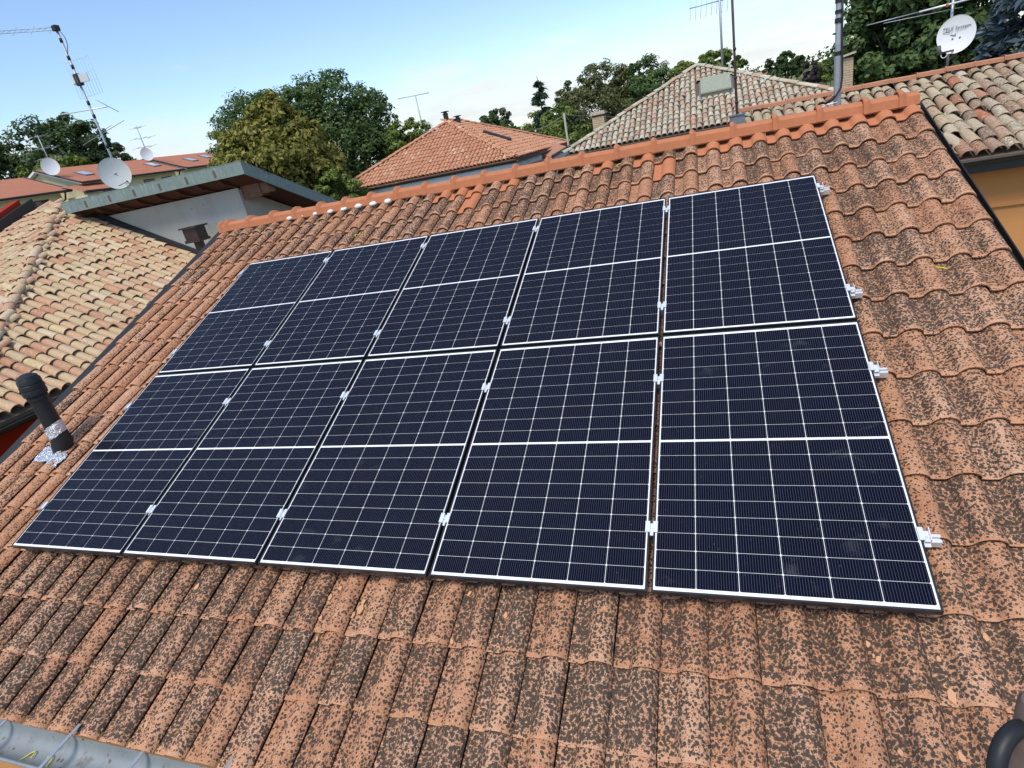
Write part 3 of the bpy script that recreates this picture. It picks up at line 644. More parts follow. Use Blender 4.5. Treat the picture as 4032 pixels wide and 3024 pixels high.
def half_gutter(parent, a, b, mat, r=0.075, out=(0, -1, 0)):
    a, b, out = Vector(a), Vector(b), Vector(out); mb = MB(); pts = [(math.cos(t), math.sin(t)) for t in np.linspace(math.pi, 2 * math.pi, 11)]
    sec = lambda P: [P - out * (c * r) + Vector((0, 0, s_ * r)) for c, s_ in pts] + [P - out * (c * (r - .006)) + Vector((0, 0, s_ * (r - .006))) for c, s_ in reversed(pts)]
    mb.loft([sec(a), sec(b)], closed=True, caps=True); o = fixn(mb.build('gutter', mat, parent, angle=40))
    MB().tube([a + out * (r + .004), b + out * (r + .004)], .012, 6).build('gutter_lip', mat, o); return o
def quad(name, pts, mat, parent, th=0.05):
    pts = [Vector(p) for p in pts]; n = (pts[1] - pts[0]).cross(pts[2] - pts[0]).normalized(); n = n if n.z > 0 else -n
    return fixn(MB().prism(pts, -n * th).build(name, mat, parent))

# ---------------------------------------------------------------- hipped neighbour with weathered beige tiles
XE, ZE, YS = -4.30, 4.67, -1.44
TE, TS = math.tan(R(25.7)), 0.403
hipx = lambda Y: -6.18 - (Y - .81) * 3.82 / 4.57
nb = root('house', (-8, 2, GROUND), 'low red house with hipped roof of weathered beige barrel tiles', 'house')
MB().box((-11.0, -1.05, GROUND), (-4.72, 5.4, 4.42)).build('wall', M['redwall'], nb)
E0, E1, EA = (XE, YS, ZE - .14), (XE, 5.47, ZE - .14), (hipx(5.47), 5.47, ZE + (XE - hipx(5.47)) * TE - .14)
dk = MB(); dk.prism([E0, E1, EA], (0, 0, -.06)); dk.prism([E0, (hipx(5.47), 5.47, EA[2]), (-11.15, 5.47, EA[2]), (-11.15, YS, ZE - .14)], (0, 0, -.06))
dk = fixn(dk.build('roof', M['deck'], nb))
rf = Roof(dk, M['coppo_beige'], 1.15, (.088, .070), .43)
rf.face((XE, YS, ZE), (0, 1, 0), (-1, 0, TE), 0.12, 6.85, 20, .186, .322, lambda p: p.x > hipx(p.y) + .10 and p.y < 5.42, .006)
rf.face((-11.1, YS, ZE), (1, 0, 0), (0, 1, TS), 0.05, 6.8, 24, .186, .322, lambda p: p.x < hipx(p.y) - .10 and p.y < 5.42, .004)
rf.finish()
caps_along(dk, (XE - .02, YS + .02, ZE - .02), (hipx(5.40), 5.40, ZE + (XE - hipx(5.40)) * TE - .02), M['coppo_beige'], .34, (.10, .085), -.02, 1.6)
half_gutter(nb, (XE + .05, YS - .05, ZE - .20), (XE + .05, 5.5, ZE - .20), M['gutter_dark'], .07, (1, 0, 0))
MB().box((XE - .40, YS - .0, ZE - .31), (XE - .03, 5.45, ZE - .255)).build('soffit', M['wood'], nb)
# dark clad parapet at the far verge, red wall above it
zs = lambda Y: ZE + (Y - YS) * TS
pp = MB().prism([(-11.30, YS - .2, zs(YS - .2) - .6), (-11.30, YS - .2, zs(YS - .2) + .16), (-11.30, 5.62, zs(5.62) + .16), (-11.30, 5.62, zs(5.62) - .6)], (.12, 0, 0)).build('parapet_flashing', M['black'], nb); fixn(pp)
rp = MB().prism([(-11.62, YS - .2, zs(YS - .2) - .6), (-11.62, YS - .2, zs(YS - .2) + .27), (-11.62, 5.4, zs(5.4) + .27), (-11.62, 5.4, zs(5.4) - .6)], (.30, 0, 0)).build('parapet_wall', M['redwall'], nb); fixn(rp)
# brown square flue terminal
vb = (-5.80, 4.98, 5.40)
vt = root('roof_vent', vb, 'dark brown square roof vent standing against the grey rendered wall', 'roof vent')
lathe('neck', [(.105, -.05), (.105, .30), (.125, .305), (.125, .335), (.105, .34), (.105, .62)], M['brown'], vt, vb, 16)
hb = MB()
for z0, z1, w in ((.60, .66, .19), (.66, .90, .165), (.90, .935, .215)): hb.box((-w, -w, z0), (w, w, z1))
hb.build('hood', M['brown'], vt, Matrix.Translation(vb) @ Matrix.Rotation(R(8), 4, 'Z'))

# ---------------------------------------------------------------- grey rendered outbuilding with verdigris fascia
ob = root('outbuilding', (-7, 8, GROUND), 'grey rendered building with verdigris copper fascia under its sloping roof', 'building')
fx, fy, zt, tn = -3.98, 5.0, 7.37, (7.37 - 6.17) / 2.91
wl = MB().prism([(-4.72, 5.5, GROUND), (-4.72, 10.5, GROUND), (-4.72, 10.5, zt - .26 - 5.5 * tn), (-4.72, 5.5, zt - .26 - .5 * tn)], (-4.45, 0, 0)).build('wall', M['concrete'], ob); fixn(wl)
sl_ = MB().prism([(fx, fy, zt - .012), (-9.33, fy, zt - .012), (-9.33, 11, zt - .012 - 6 * tn), (fx, 11, zt - .012 - 6 * tn)], (0, 0, -.20)).build('roof', M['wood'], ob); fixn(sl_)
fa = MB().box((-9.36, fy - .03, zt - .245), (fx + .03, fy - .004, zt)).build('fascia', M['copper'], ob)
fe = MB().prism([(fx + .004, fy - .004, zt), (fx + .004, 11, zt - 6.004 * tn), (fx + .004, 11, zt - 6.004 * tn - .255), (fx + .004, fy - .004, zt - .255)], (.028, 0, 0)).build('fascia', M['copper'], ob); fixn(fe)
tp = MB().prism([(fx + .035, fy - .034, zt + .003), (-9.36, fy - .034, zt + .003), (-9.36, 11, zt + .003 - 6.034 * tn), (fx + .035, 11, zt + .003 - 6.034 * tn)], (0, 0, .012)).build('roof_sheet', M['copper'], ob); fixn(tp)
for x in np.arange(-8.6, -4.0, 0.78): box('strap_end', (x - .03, fy - .036, zt - .20), (x + .03, fy - .0305, zt - .06), M['rust'], fa)
for x in np.arange(-9.1, -4.7, 0.62):
    fixn(MB().prism([(x - .05, fy + .02, zt - .225), (x - .05, 5.52, zt - .225 - .4 * tn), (x - .05, 5.52, zt - .46), (x - .05, fy + .15, zt - .36)], (.10, 0, 0)).build('rafter_tail', M['wood'], ob))
box('corbel', (-4.715, 5.58, zt - .72), (-4.22, 5.86, zt - .44), M['oldwood'], ob, .01); box('corbel', (-4.716, 5.60, zt - .435), (-4.08, 5.85, zt - .415), M['oldwood'], ob); box('corbel_end', (-4.22, 5.60, zt - .68), (-4.02, 5.84, zt - .45), M['oldwood'], ob, .015)
# tar flashing where the beige roof meets the wall
zE = lambda x: ZE + (XE - x) * TE
mb = MB(); prs = []
for x in np.linspace(-9.9, -4.5, 28):
    z = min(zE(x), zE(-9.5)) - .05; w = .10 + .06 * math.exp(-((x + 9.2) / .5) ** 2)
    prs.append([(x, 5.43 + rng.normal(0, .008), z), (x, 5.44, z + w + rng.normal(0, .012)), (x, 5.49, z + w + .03), (x, 5.497, z)])
mb.loft(prs, closed=True, caps=True); fixn(mb.build('tar_flashing', M['tar'], ob))
mb = MB(); prs = []
for a in range(8):
    t = a / 7; rr = math.sin(math.pi * (.06 + .88 * t)); prs.append([(-9.85 + 1.0 * t, 5.30 + .16 * rr * math.cos(w) + rng.normal(0, .012), 7.20 - .14 * t + .13 * rr * math.sin(w) + rng.normal(0, .012)) for w in np.linspace(0, 2 * math.pi, 11)[:-1]])
mb.loft(prs, closed=True, caps=True); fixn(mb.build('tar_roll', M['tar'], ob, angle=50))

# ---------------------------------------------------------------- old barrel-tile house beside the right verge
YC, ZC, TC = 5.7, 5.26, math.tan(R(19)); YR = 8.95; ZR = ZC + (YR - YC) * TC
hc = root('house', (11, 9, GROUND), 'orange rendered house with old lichened barrel tiles and terracotta ridge', 'house')
MB().box((5.75, 6.10, GROUND), (18, 11.8, 5.02)).build('wall', M['orange'], hc); box('string_course', (5.70, 6.06, 4.28), (18.05, 6.099, 4.36), M['orange'], hc)
dk = MB(); dk.prism([(5.62, YC + .02, ZC - .14), (18.2, YC + .02, ZC - .14), (18.2, YR, ZR - .14), (5.62, YR, ZR - .14)], (0, 0, -.06)); dk.prism([(5.62, YR + .01, ZR - .14), (18.2, YR + .01, ZR - .14), (18.2, 12.2, ZC - .14), (5.62, 12.2, ZC - .14)], (0, 0, -.06))
dk = fixn(dk.build('roof', M['deck'], hc))
rf = Roof(dk, M['coppo_old'], 1.7, (.098, .078), .50)
rf.face((5.62, YC, ZC), (1, 0, 0), (0, 1, TC), 0.10, 9.0, 9, .197, .385, lambda p: p.y < YR - .05, .006); rf.finish()
capm = MB(); pr = [(-.10, -.075), (-.10, -.010), (-.085, .006), (.085, .006), (.10, -.010), (.10, -.075)]
capm.loft([[(x, y * s, z + dz) for y, z in pr] for x, s, dz in ((0, 1.06, .010), (.03, 1.06, .010), (.035, 1.0, 0), (.47, .97, -.004))]); capm = capm.mesh('ridge_cap'); capm.materials.append(M['cap_pink'])
for x in np.arange(5.58, 14.8, .452): link(bpy.data.objects.new('ridge_cap', capm), dk, Matrix.Translation((x, YR - .02 + rng.normal(0, .008), ZR + .035 + rng.normal(0, .006))) @ Matrix.Rotation(rng.normal(0, .014), 4, 'Z') @ Matrix.Rotation(rng.normal(0, .010), 4, 'Y'))
half_gutter(hc, (5.6, YC - .03, ZC - .155), (18.2, YC - .03, ZC - .155), M['gutter_dark'], .065)
box('fascia', (5.62, YC + .05, ZC - .36), (18.2, YC + .10, ZC - .215), M['gutter_dark'], hc); box('soffit', (5.66, YC + .10, ZC - .34), (18.1, 6.098, ZC - .29), M['wood'], hc)
ch = box('flashing_box', (5.38, 8.05, ZR - .50), (5.66, 8.35, ZR - .06), M['lead'], hc, .01); box('flashing_collar', (5.36, 8.03, ZR - .058), (5.68, 8.37, ZR - .035), M['lead'], hc)

# ---------------------------------------------------------------- hipped houses across the road
def brick_stack(parent, x0, y0, x1, y1, z0, z1, cap=True):
    st = box('chimney', (x0 + .012, y0 + .012, z0), (x1 - .012, y1 - .012, z1), M['deck'], parent)
    hgt, k = .075, 0
    bm1 = {}
    while z0 + (k + 1) * hgt < z1:
        z = z0 + k * hgt
        for (ax, a0, a1, c0, sg) in (('x', x0, x1, y0, -1), ('y', y0, y1, x1, 1), ('y', y0, y1, x0, -1)):
            n = max(2, round((a1 - a0) / .24)); L = (a1 - a0) / n; off = (k % 2) * L / 2
            for j in range(-1, n + 1):
                s0, s1 = max(a0, a0 + j * L + off), min(a1, a0 + (j + 1) * L + off)
                if s1 - s0 < .03: continue
                if ax == 'x': A, B = (s0 + .004, c0 - .004, z + .004), (s1 - .004, c0 + .02, z + hgt - .004)
                else: A, B = ((c0 - .02 if sg > 0 else c0 - .004), s0 + .004, z + .004), ((c0 + .004 if sg > 0 else c0 + .02), s1 - .004, z + hgt - .004)
                key = (ax, sg, round(s1 - s0, 3))
                if key not in bm1:
                    me = MB().box((0, 0, 0), tuple(b - a for a, b in zip(A, B))).mesh('brick'); me.materials.append(M['brick']); bm1[key] = me
                link(bpy.data.objects.new('brick', bm1[key]), st, Matrix.Translation(A))
        k += 1
    if cap:
        mb = MB(); mb.box((x0 - .06, y0 - .06, z1), (x1 + .06, y1 + .06, z1 + .07)); mb.box((x0 - .03, y0 - .03, z1 + .07), (x1 + .03, y1 + .03, z1 + .13)); mb.build('chimney_cap', M['coppo_grey'], st)
    return st
# grey lichened pyramid roof
BX0, BX1, BY0, BZ = -0.24, 9.60, 17.5, 5.95; BT = math.tan(R(24)); bh = (BX1 - BX0) / 2; BAX, BAY, BAZ = BX0 + bh, BY0 + bh, BZ + bh * BT
hb_ = root('house', (BAX, BAY, GROUND), 'house with grey lichened pyramid roof, skylight box and brick chimneys', 'house')
MB().box((BX0 + .5, BY0 + .5, GROUND), (BX1 - .5, BY0 + 2 * bh - .5, BZ - .2)).build('wall', M['beigewall'], hb_)
c4 = [(BX0, BY0, BZ - .14), (BX1, BY0, BZ - .14), (BX1, BY0 + 2 * bh, BZ - .14), (BX0, BY0 + 2 * bh, BZ - .14)]; ap = (BAX, BAY, BAZ - .14)
dk = fixn(MB().add(c4 + [ap, (BAX, BAY, BZ - .3)] , [(0, 1, 4), (1, 2, 4), (2, 3, 4), (3, 0, 4), (3, 2, 1, 0)]).build('roof', M['deck'], hb_))
rf = Roof(dk, M['coppo_grey'], 1.1, (.094, .074), .44, seg=6)
sky_box = lambda p: 4.62 < p.x < 5.95 and 19.55 < p.y < 20.75
rf.face((BX0, BY0, BZ), (1, 0, 0), (0, 1, BT), .12, 2 * bh, 15, .2, .345, lambda p: abs(p.x - BAX) < bh - (p.y - BY0) - .12 and not sky_box(p)); rf.finish()
caps_along(dk, (BX0, BY0, BZ), (BAX, BAY, BAZ), M['coppo_grey'], .40, (.115, .10), -.03); caps_along(dk, (BX1, BY0, BZ), (BAX, BAY, BAZ), M['coppo_grey'], .40, (.115, .10), -.03)
half_gutter(hb_, (BX0 - .05, BY0 - .04, BZ - .17), (BX1 + .05, BY0 - .04, BZ - .17), M['gutter_dark'], .08)
zB = lambda Y: BZ + (Y - BY0) * BT
lb = MB().prism([(4.80, 19.62, zB(19.62) - .15), (4.80, 19.62, zB(19.62) + .10), (4.80, 20.62, zB(20.62) + .12), (4.80, 20.62, zB(20.62) - .15)], (.98, 0, 0)).build('roof_hatch', M['concretebox'], hb_); fixn(lb)
for x in (4.70, 5.785): fixn(MB().prism([(x, 19.50, zB(19.50) - .10), (x, 19.50, zB(19.50) + .005), (x, 20.7, zB(20.7) + .04), (x, 20.7, zB(20.7) - .1)], (.10, 0, 0)).build('hatch_flashing', M['lead'], lb))
fixn(MB().prism([(4.76, 19.53, zB(19.56) + .10), (5.82, 19.53, zB(19.56) + .10), (5.82, 20.66, zB(20.66) + .13), (4.76, 20.66, zB(20.66) + .13)], (0, 0, .05)).build('hatch_lid', M['concretebox'], lb))
brick_stack(hb_, .66, 19.6, 1.12, 20.06, 6.2, 7.02)
s2 = brick_stack(hb_, 9.22, 19.3, 9.66, 19.74, 5.7, 7.14, False)
mb = MB(); mb.prism([(9.16, 19.2, 7.14), (9.16, 19.84, 7.14), (9.16, 19.84, 7.20), (9.16, 19.2, 7.20)], (.56, 0, .09)); fixn(mb.build('chimney_cap', M['coppo_grey'], s2))

# terracotta hip roof
AX0, AX1, AY0, AZ0 = -12.16, -2.84, 20.0, 6.12; AT = math.tan(R(25)); ah = (AX1 - AX0) / 2; RY0, RY1 = AY0 + ah, AY0 + ah + 1.7; AY1 = RY1 + ah; ARX, ARZ = (AX0 + AX1) / 2 - .03, AZ0 + ah * AT
ha = root('house', (ARX, 25, GROUND), 'house with pale terracotta hip roof and two dark metal flues', 'house')
MB().box((AX0 + .6, AY0 + .6, GROUND), (AX1 - .6, AY1 - .6, AZ0 - .3)).build('wall', M['beigewall'], ha)
dk = fixn(MB().add([(AX0, AY0, AZ0 - .14), (AX1, AY0, AZ0 - .14), (AX1, AY1, AZ0 - .14), (AX0, AY1, AZ0 - .14), (ARX, RY0, ARZ - .14), (ARX, RY1, ARZ - .14)], [(0, 1, 4), (1, 2, 5, 4), (2, 3, 5), (3, 0, 4, 5), (3, 2, 1, 0)]).build('roof', M['deck_red'], ha))
rf = Roof(dk, M['coppo_red'], 0.8, (.094, .074), .44, seg=6)
rf.face((AX0, AY0, AZ0), (1, 0, 0), (0, 1, AT), .12, 2 * ah, 16, .196, .345, lambda p: abs(p.x - ARX) < ah - (p.y - AY0) - .10)
rf.face((AX1, AY0, AZ0), (0, 1, 0), (-1, 0, AT), .12, AY1 - AY0, 16, .196, .345, lambda p: (AX1 - p.x) < min(p.y - AY0, AY1 - p.y) - .10); rf.finish()
for a, b in (((AX0, AY0, AZ0), (ARX, RY0, ARZ)), ((AX1, AY0, AZ0), (ARX, RY0, ARZ)), ((ARX, RY0, ARZ), (ARX, RY1 + .2, ARZ)), ((AX1, AY1, AZ0), (ARX, RY1, ARZ))): caps_along(dk, a, b, M['coppo_red'], .40, (.115, .10), -.03, .6)
half_gutter(ha, (AX0 - .05, AY0 - .05, AZ0 - .17), (AX1 + .05, AY0 - .05, AZ0 - .17), M['gutter_dark'], .085); half_gutter(ha, (AX1 + .05, AY0 - .05, AZ0 - .172), (AX1 + .05, AY1, AZ0 - .172), M['gutter_dark'], .085, (1, 0, 0))
mb = MB(); mb.box((AX0 + .05, AY0 + .05, AZ0 - .50), (AX1 - .05, AY0 + .59, AZ0 - .27)); mb.box((AX1 - .59, AY0 + .6, AZ0 - .50), (AX1 - .05, AY1, AZ0 - .27)); mb.build('cornice', M['white'], ha)
for px, py, Y in ((1760, 480, 25.3), (1808, 497, 25.4)):
    p = atY(px, py, Y); zb = ARZ - abs(p.x - ARX) * AT - .05; h = atY(px - 4, py - 30, Y).z - zb
    f_ = lathe('flue', [(.13, 0), (.13, h)], M['gutter_dark'], ha, (p.x, p.y, zb), 14); 
    lathe('flue_cowl', [(.16, h), (.16, h + .03), (.10, h + .035), (.10, h + .10), (.22, h + .105), (.22, h + .135), (.05, h + .16)], M['gutter_dark'], f_, (p.x, p.y, zb), 14)
zA = lambda x: AZ0 + (AX1 - x) * AT
fixn(MB().prism([(-5.6, 24.2, zA(-5.6) - .02), (-5.6, 24.5, zA(-5.6) - .02), (-4.3, 24.5, zA(-4.3) - .02), (-4.3, 24.2, zA(-4.3) - .02)], (.03, 0, .10)).build('vent_ridge', M['gutter_dark'], ha))
# small house with a solar collector beyond it
sm = root('house', (-2.2, 28, GROUND), 'small white house with pinkish roof and a blue solar collector', 'house')
a, b, c_, d_ = atY(2135, 600, 24.5), atY(2205, 612, 24.5), atY(2228, 575, 27), atY(2165, 572, 27)
q = quad('roof', [atY(2130, 606, 24.6), atY(2170, 618, 24.4), atY(2236, 578, 27.2), atY(2180, 562, 27.6)], M['cap_pink'], sm, .12)
p1, p2 = atY(2172, 621, 24.4), atY(2240, 580, 27.2)
fixn(MB().prism([p1, p2, p2 - Vector((0, 0, 3)), p1 - Vector((0, 0, 3))], (-1.2, .3, 0)).build('wall', M['white'], sm)); MB().tube([p1 + Vector((.06, 0, .06)), p2 + Vector((.06, 0, .06))], .07, 8).build('gutter', M['gutter_dark'], sm)
cl = quad('solar_collector', [atY(2163, 575, 28), atY(2182, 582, 27.8), atY(2208, 562, 29), atY(2168, 552, 29.2)], M['frame'], sm, .05)
P4 = [atY(2163, 575, 28), atY(2182, 582, 27.8), atY(2208, 562, 29), atY(2168, 552, 29.2)]
for j in range(3):
    for i in range(2):
        def bl(u, v): return (P4[0] * (1 - u) + P4[1] * u) * (1 - v) + (P4[3] * (1 - u) + P4[2] * u) * v + Vector((0, 0, .012))
        quad('collector_pane', [bl(i / 2 + .03, j / 3 + .03), bl(i / 2 + .47, j / 3 + .03), bl(i / 2 + .47, j / 3 + .30), bl(i / 2 + .03, j / 3 + .30)], M['skylight'], cl, .004)
# ---------------------------------------------------------------- row houses on the rise
def row_house(y0, y1, zo, label, sky_pos, wins, xo=0.0):
    xe, xr, ze, zr_ = CAM[0] - 45 - xo, CAM[0] - 49.3 - xo, 10.10 + zo, 11.66 + zo; xb = xr - 4.3
    h = root('house', (xr, (y0 + y1) / 2, GROUND), label, 'house', 'terraced row houses behind the outbuilding')
    fixn(MB().prism([(xe - .7, y0 + .4, GROUND), (xb + .7, y0 + .4, GROUND), (xb + .7, y0 + .4, ze), (xr, y0 + .4, zr_ - .25), (xe - .7, y0 + .4, ze)], (0, y1 - y0 - .8, 0)).build('wall', M['cream'], h))
    s = (zr_ - ze) / (xe - xr); v = [(xe, y0, ze), (xe, y1, ze), (xr, y1, zr_), (xr, y0, zr_), (xb, y0, ze), (xb, y1, ze)]; uvs = [(0, 0), (y1 - y0, 0), (y1 - y0, 4.6), (0, 4.6), (0, 0), (y1 - y0, 0)]
    me = uv_mesh('roof', v, [(0, 1, 2, 3), (3, 2, 5, 4)], uvs, M['rowtile']); rf_ = link(bpy.data.objects.new('roof', me), h)
    fixn(MB().prism([(xe, y0, ze - .012), (xr, y0, zr_ - .012), (xb, y0, ze - .012), (xb, y0, ze - .17), (xr, y0, zr_ - .17), (xe, y0, ze - .17)], (0, y1 - y0, 0)).build('eaves_board', M['white'], h))
    MB().tube([(xe + .07, y0, ze - .06), (xe + .07, y1, ze - .06)], .085, 8).build('gutter', M['brown'], h)
    for yv in (y0 - .02, y1 + .02): MB().tube([(xe, yv, ze), (xr, yv, zr_)], .07, 6).build('verge_trim', M['brown'], h)
    for (yy, t) in sky_pos:
        m = Matrix.Translation((xe + (xr - xe) * t, yy, ze + (zr_ - ze) * t + .03)) @ Matrix.Rotation(math.atan(s), 4, 'Y')
        w = MB().box((-.60, -.42, -.02), (.60, .42, .05)).build('skylight', M['lead'], rf_, m); MB().box((-.50, -.33, .0505), (.50, .33, .058)).build('skylight_pane', M['skylight'], w, m)
    for yy in wins:
        w = MB().box((xe - .705, yy - .55, ze - 1.05), (xe - .66, yy + .55, ze - .40)).build('window', M['brown'], h); 
        for q in (-.26, .26): MB().box((xe - .66, yy + q - .22, ze - .98), (xe - .652, yy + q + .22, ze - .47)).build('pane', M['glassdark'], w)
    MB().tube([(xe + .02, y1 - .5, ze - .1), (xe - .3, y1 - .5, ze - .6), (xe - .62, y1 - .5, ze - .8), (xe - .62, y1 - .5, GROUND)], .06, 6).build('downpipe', M['brown'], h)
    return h
Y0 = CAM[1]
row_house(Y0 + 20, Y0 + 33.6, -.42, 'terraced house at the near end of the row, in front of the dark trees', [], [Y0 + 31.6])
row_house(Y0 + 34.6, Y0 + 44.6, 0.0, 'middle terraced house of the row, with three skylights and television mast', [(Y0 + 36.7, .45), (Y0 + 39.4, .55), (Y0 + 43.5, .5)], [Y0 + 37.2, Y0 + 41.2, Y0 + 43.1])
row_house(Y0 + 45.6, Y0 + 57, 0.12, 'terraced house at the far end of the row, partly behind the yellowing tree', [(Y0 + 48.6, .5), (Y0 + 51.2, .62)], [Y0 + 47.6, Y0 + 50], .6)
pr_ = root('porch', (CAM[0] - 43.6, Y0 + 34.6, GROUND), 'small red tiled porch roof between two terraced houses', 'porch')
v = [(CAM[0] - 43.2, Y0 + 33.3, 9.28), (CAM[0] - 43.2, Y0 + 36.4, 9.20), (CAM[0] - 45.6, Y0 + 36.4, 9.95), (CAM[0] - 45.6, Y0 + 33.3, 9.95)]
link(bpy.data.objects.new('porch_roof', uv_mesh('porch_roof', v, [(0, 1, 2, 3)], [(0, 0), (3, 0), (3, 2.5), (0, 2.5)], M['rowtile'])), pr_); MB().tube([v[0], v[1]], .09, 8).build('gutter', M['brown'], pr_)
MB().box((CAM[0] - 45.6, Y0 + 33.5, GROUND), (CAM[0] - 43.5, Y0 + 36.2, 9.1)).build('porch_wall', M['cream'], pr_)

# ================================================================ masts, aerials and dishes
def rod(name, a, b, r, mat, parent, seg=8): return MB().tube([a, b], r, seg).build(name, mat, parent, smooth=True)
def dish(parent, c, face, rad, mat, arm_mat, tilt=1.0):
    f = Vector(face).normalized(); up = Vector((0, 0, 1)); s = f.cross(up).normalized(); u2 = s.cross(f)
    mb = MB(); prs = []
    for q in np.linspace(0, 1, 9):
        prs.append([c + f * (.16 * rad * (q * q - 1)) + (s * math.cos(t) * .93 + u2 * math.sin(t)) * rad * max(q, .001) for t in np.linspace(0, 2 * math.pi, 37)[:-1]])
    back = [[p - f * .018 for p in pr] for pr in prs]
    mb.loft(prs, closed=True); mb.loft(list(reversed(back)), closed=True)
    rim = [[c + f * d + (s * math.cos(t) * .93 + u2 * math.sin(t)) * rad * w for t in np.linspace(0, 2 * math.pi, 37)[:-1]] for d, w in ((0, 1), (.006, 1.012), (-.02, 1.012), (-.018, 1))]; mb.loft(rim, closed=True)
    o = fixn(mb.build('dish', mat, parent, angle=40)); return o, f, s, u2
# tall aerial mast behind the outbuilding
YM = 8.0; mt = atY(220, 112, YM); mbm = atY(440, 617, YM); base = Vector((mbm.x, YM, 5.4))
m1 = root('antenna_mast', base, 'tall steel aerial mast with weathered white dish behind the outbuilding', 'antenna')
rod('pole', base, Vector((mt.x, YM, mt.z)), .030, M['steel'], m1, 10)
def mp(px, py, dy=0.0): return atY(px, py, YM + dy)
for px, py in ((239, 160), (269, 229), (285, 264), (347, 406), (370, 458), (420, 577)): p = mp(px, py); rod('tape_band', Vector((mbm.x + (mt.x - mbm.x) * (p.z - mbm.z) / (mt.z - mbm.z), YM, p.z - .05)), Vector((mbm.x + (mt.x - mbm.x) * (p.z - mbm.z) / (mt.z - mbm.z), YM, p.z + .05)), .037, M['plastic'], m1)
box('mast_head', (mt.x - .07, YM - .07, mt.z - .06), (mt.x + .07, YM + .07, mt.z + .07), M['plastic'], m1, .015)
for dz in (.03, -.035): rod('boom', Vector((mt.x, YM, mt.z + dz)), mp(-60, 137) + Vector((0, 0, dz + .03)), .008, M['steel'], m1)
bo0, bo1 = Vector((mt.x, YM, mt.z)), mp(-60, 137) + Vector((0, 0, .03))
for t in np.linspace(.06, .98, 12): p = bo0.lerp(bo1, t); l = .05 + .06 * (int(t * 60) % 3 == 0); rod('element', p + Vector((0, -.10, -l)), p + Vector((0, .10, l)), .004, M['steel'], m1, 5)
p = mp(319, 312)
for k, (dx, dz) in enumerate(((-.16, .02), (.16, .0))):
    mbx = MB().box((-.15, -.02, -.10), (.15, .02, .10), Matrix.Translation((p.x + dx, YM - .08, p.z + dz)) @ Matrix.Rotation(R(25 if k else -25), 4, 'Z')); mbx.build('dipole_shroud', M['white'], m1)
box('junction', (p.x - .06, YM - .16, p.z - .16), (p.x + .10, YM - .04, p.z + .12), M['plastic'], m1, .01)
for i in range(9): rod('reflector_wire', p + Vector((-.45 + .11 * i, .12, -.40)), p + Vector((-.45 + .11 * i, .12, .48)), .0025, M['steel'], m1, 4)
for z_ in (-.40, -.06, .14, .48): rod('reflector_bar', p + Vector((-.45, .12, z_)), p + Vector((.43, .12, z_)), .0025, M['steel'], m1, 4)
a, b = mp(243, 451), mp(428, 419); rod('boom', a, b, .016, M['alu'], m1); a, b = mp(376, 392, -.2), mp(467, 440, .2); rod('element', a, b, .009, M['steel'], m1)
a, b = mp(327, 572, .3), mp(488, 474, -.3); rod('element', a, b, .009, M['steel'], m1); a, b = mp(397, 521, -.1), mp(440, 492, -.3); rod('element', a, b, .007, M['steel'], m1)
MB().tube([Vector((mt.x, YM, mt.z)) + Vector((.05 + .16 * math.sin(math.pi * t), -.03, -.62 * t)) for t in np.linspace(0, 1, 12)], .008, 6).build('cable', M['plastic'], m1, smooth=True)
dc = mp(452, 682, -.25); D, f, s, u2 = dish(m1, dc, (.80, -.62, .10), .415, M['dishw'], M['lnb'])
rod('feed_arm', dc - u2 * .28 - f * .02 - s * .16, dc - u2 * .39 + f * .33 + s * .05, .010, M['lnb'], m1); rod('dish_bracket', dc - f * .05, Vector((mbm.x, YM, dc.z)), .03, M['steel'], m1); rod('feed_knob', dc - u2 * .26 - s * .20 - f * .01, dc - u2 * .26 - s * .20 + f * .05, .022, M['lnb'], m1)
# aerials on the terrace
def small_mast(az, dist, el0, el1, label, dishr=0.0, group='small roof aerials'):
    a, b = pol(az, dist, el0), pol(az, dist, el1); m = root('antenna_mast', a, label, 'antenna', group); rod('pole', a, b, .03 * dist / 50, M['steel'], m)
    sx = Vector((math.cos(R(az)), -math.sin(R(az)), 0)); h = b.z - a.z; k = dist / 50
    for z, l, o in ((.97, .5, -.2), (.66, 1.1, -.45), (.40, 1.0, -.5)):
        p = a + Vector((0, 0, h * z)); rod('boom', p + sx * (o * k), p + sx * ((o + l) * k), .014 * k, M['steel'], m, 6)
        for t in (0, .5, 1): q = p + sx * ((o + l * t) * k); d = Vector((.25, .15, .06)) * k; rod('element', q - d, q + d, .009 * k, M['steel'], m, 5)
    if dishr: dish(m, a + Vector((0, 0, h * .18)) + Vector((.25, -.3, 0)) , (.8, -.6, .1), dishr, M['dishn'], M['lnb'])
    return m
small_mast(-53.75, 58.5, 4.3, 6.95, 'thin aerial mast with round dish at the near end of the middle terraced house', .62)
small_mast(-47.35, 66, 4.1, 6.6, 'thin aerial mast with small dish between two terraced houses', .55)
fm_ = root('antenna_mast', pol(-24.93, 48, 0), 'thin leaning aerial with pale dish behind the terracotta hip roof', 'antenna', 'small roof aerials')
a, b = pol(-24.93, 48, 0), pol(-24.93, 48, 5.3); rod('pole', a, b, .045, M['steel'], fm_); sx = Vector((.9, .42, 0)); rod('boom', b - sx * 1.35, b + sx * 1.05, .022, M['steel'], fm_)
for t in np.linspace(-1.2, .9, 7): rod('element', b + sx * t + Vector((.1, -.25, 0)), b + sx * t - Vector((.1, -.25, 0)), .012, M['steel'], fm_, 5)
dish(fm_, pol(-24.55, 47.7, 2.55), (.35, -.93, .12), .46, M['dishn'], M['lnb'])
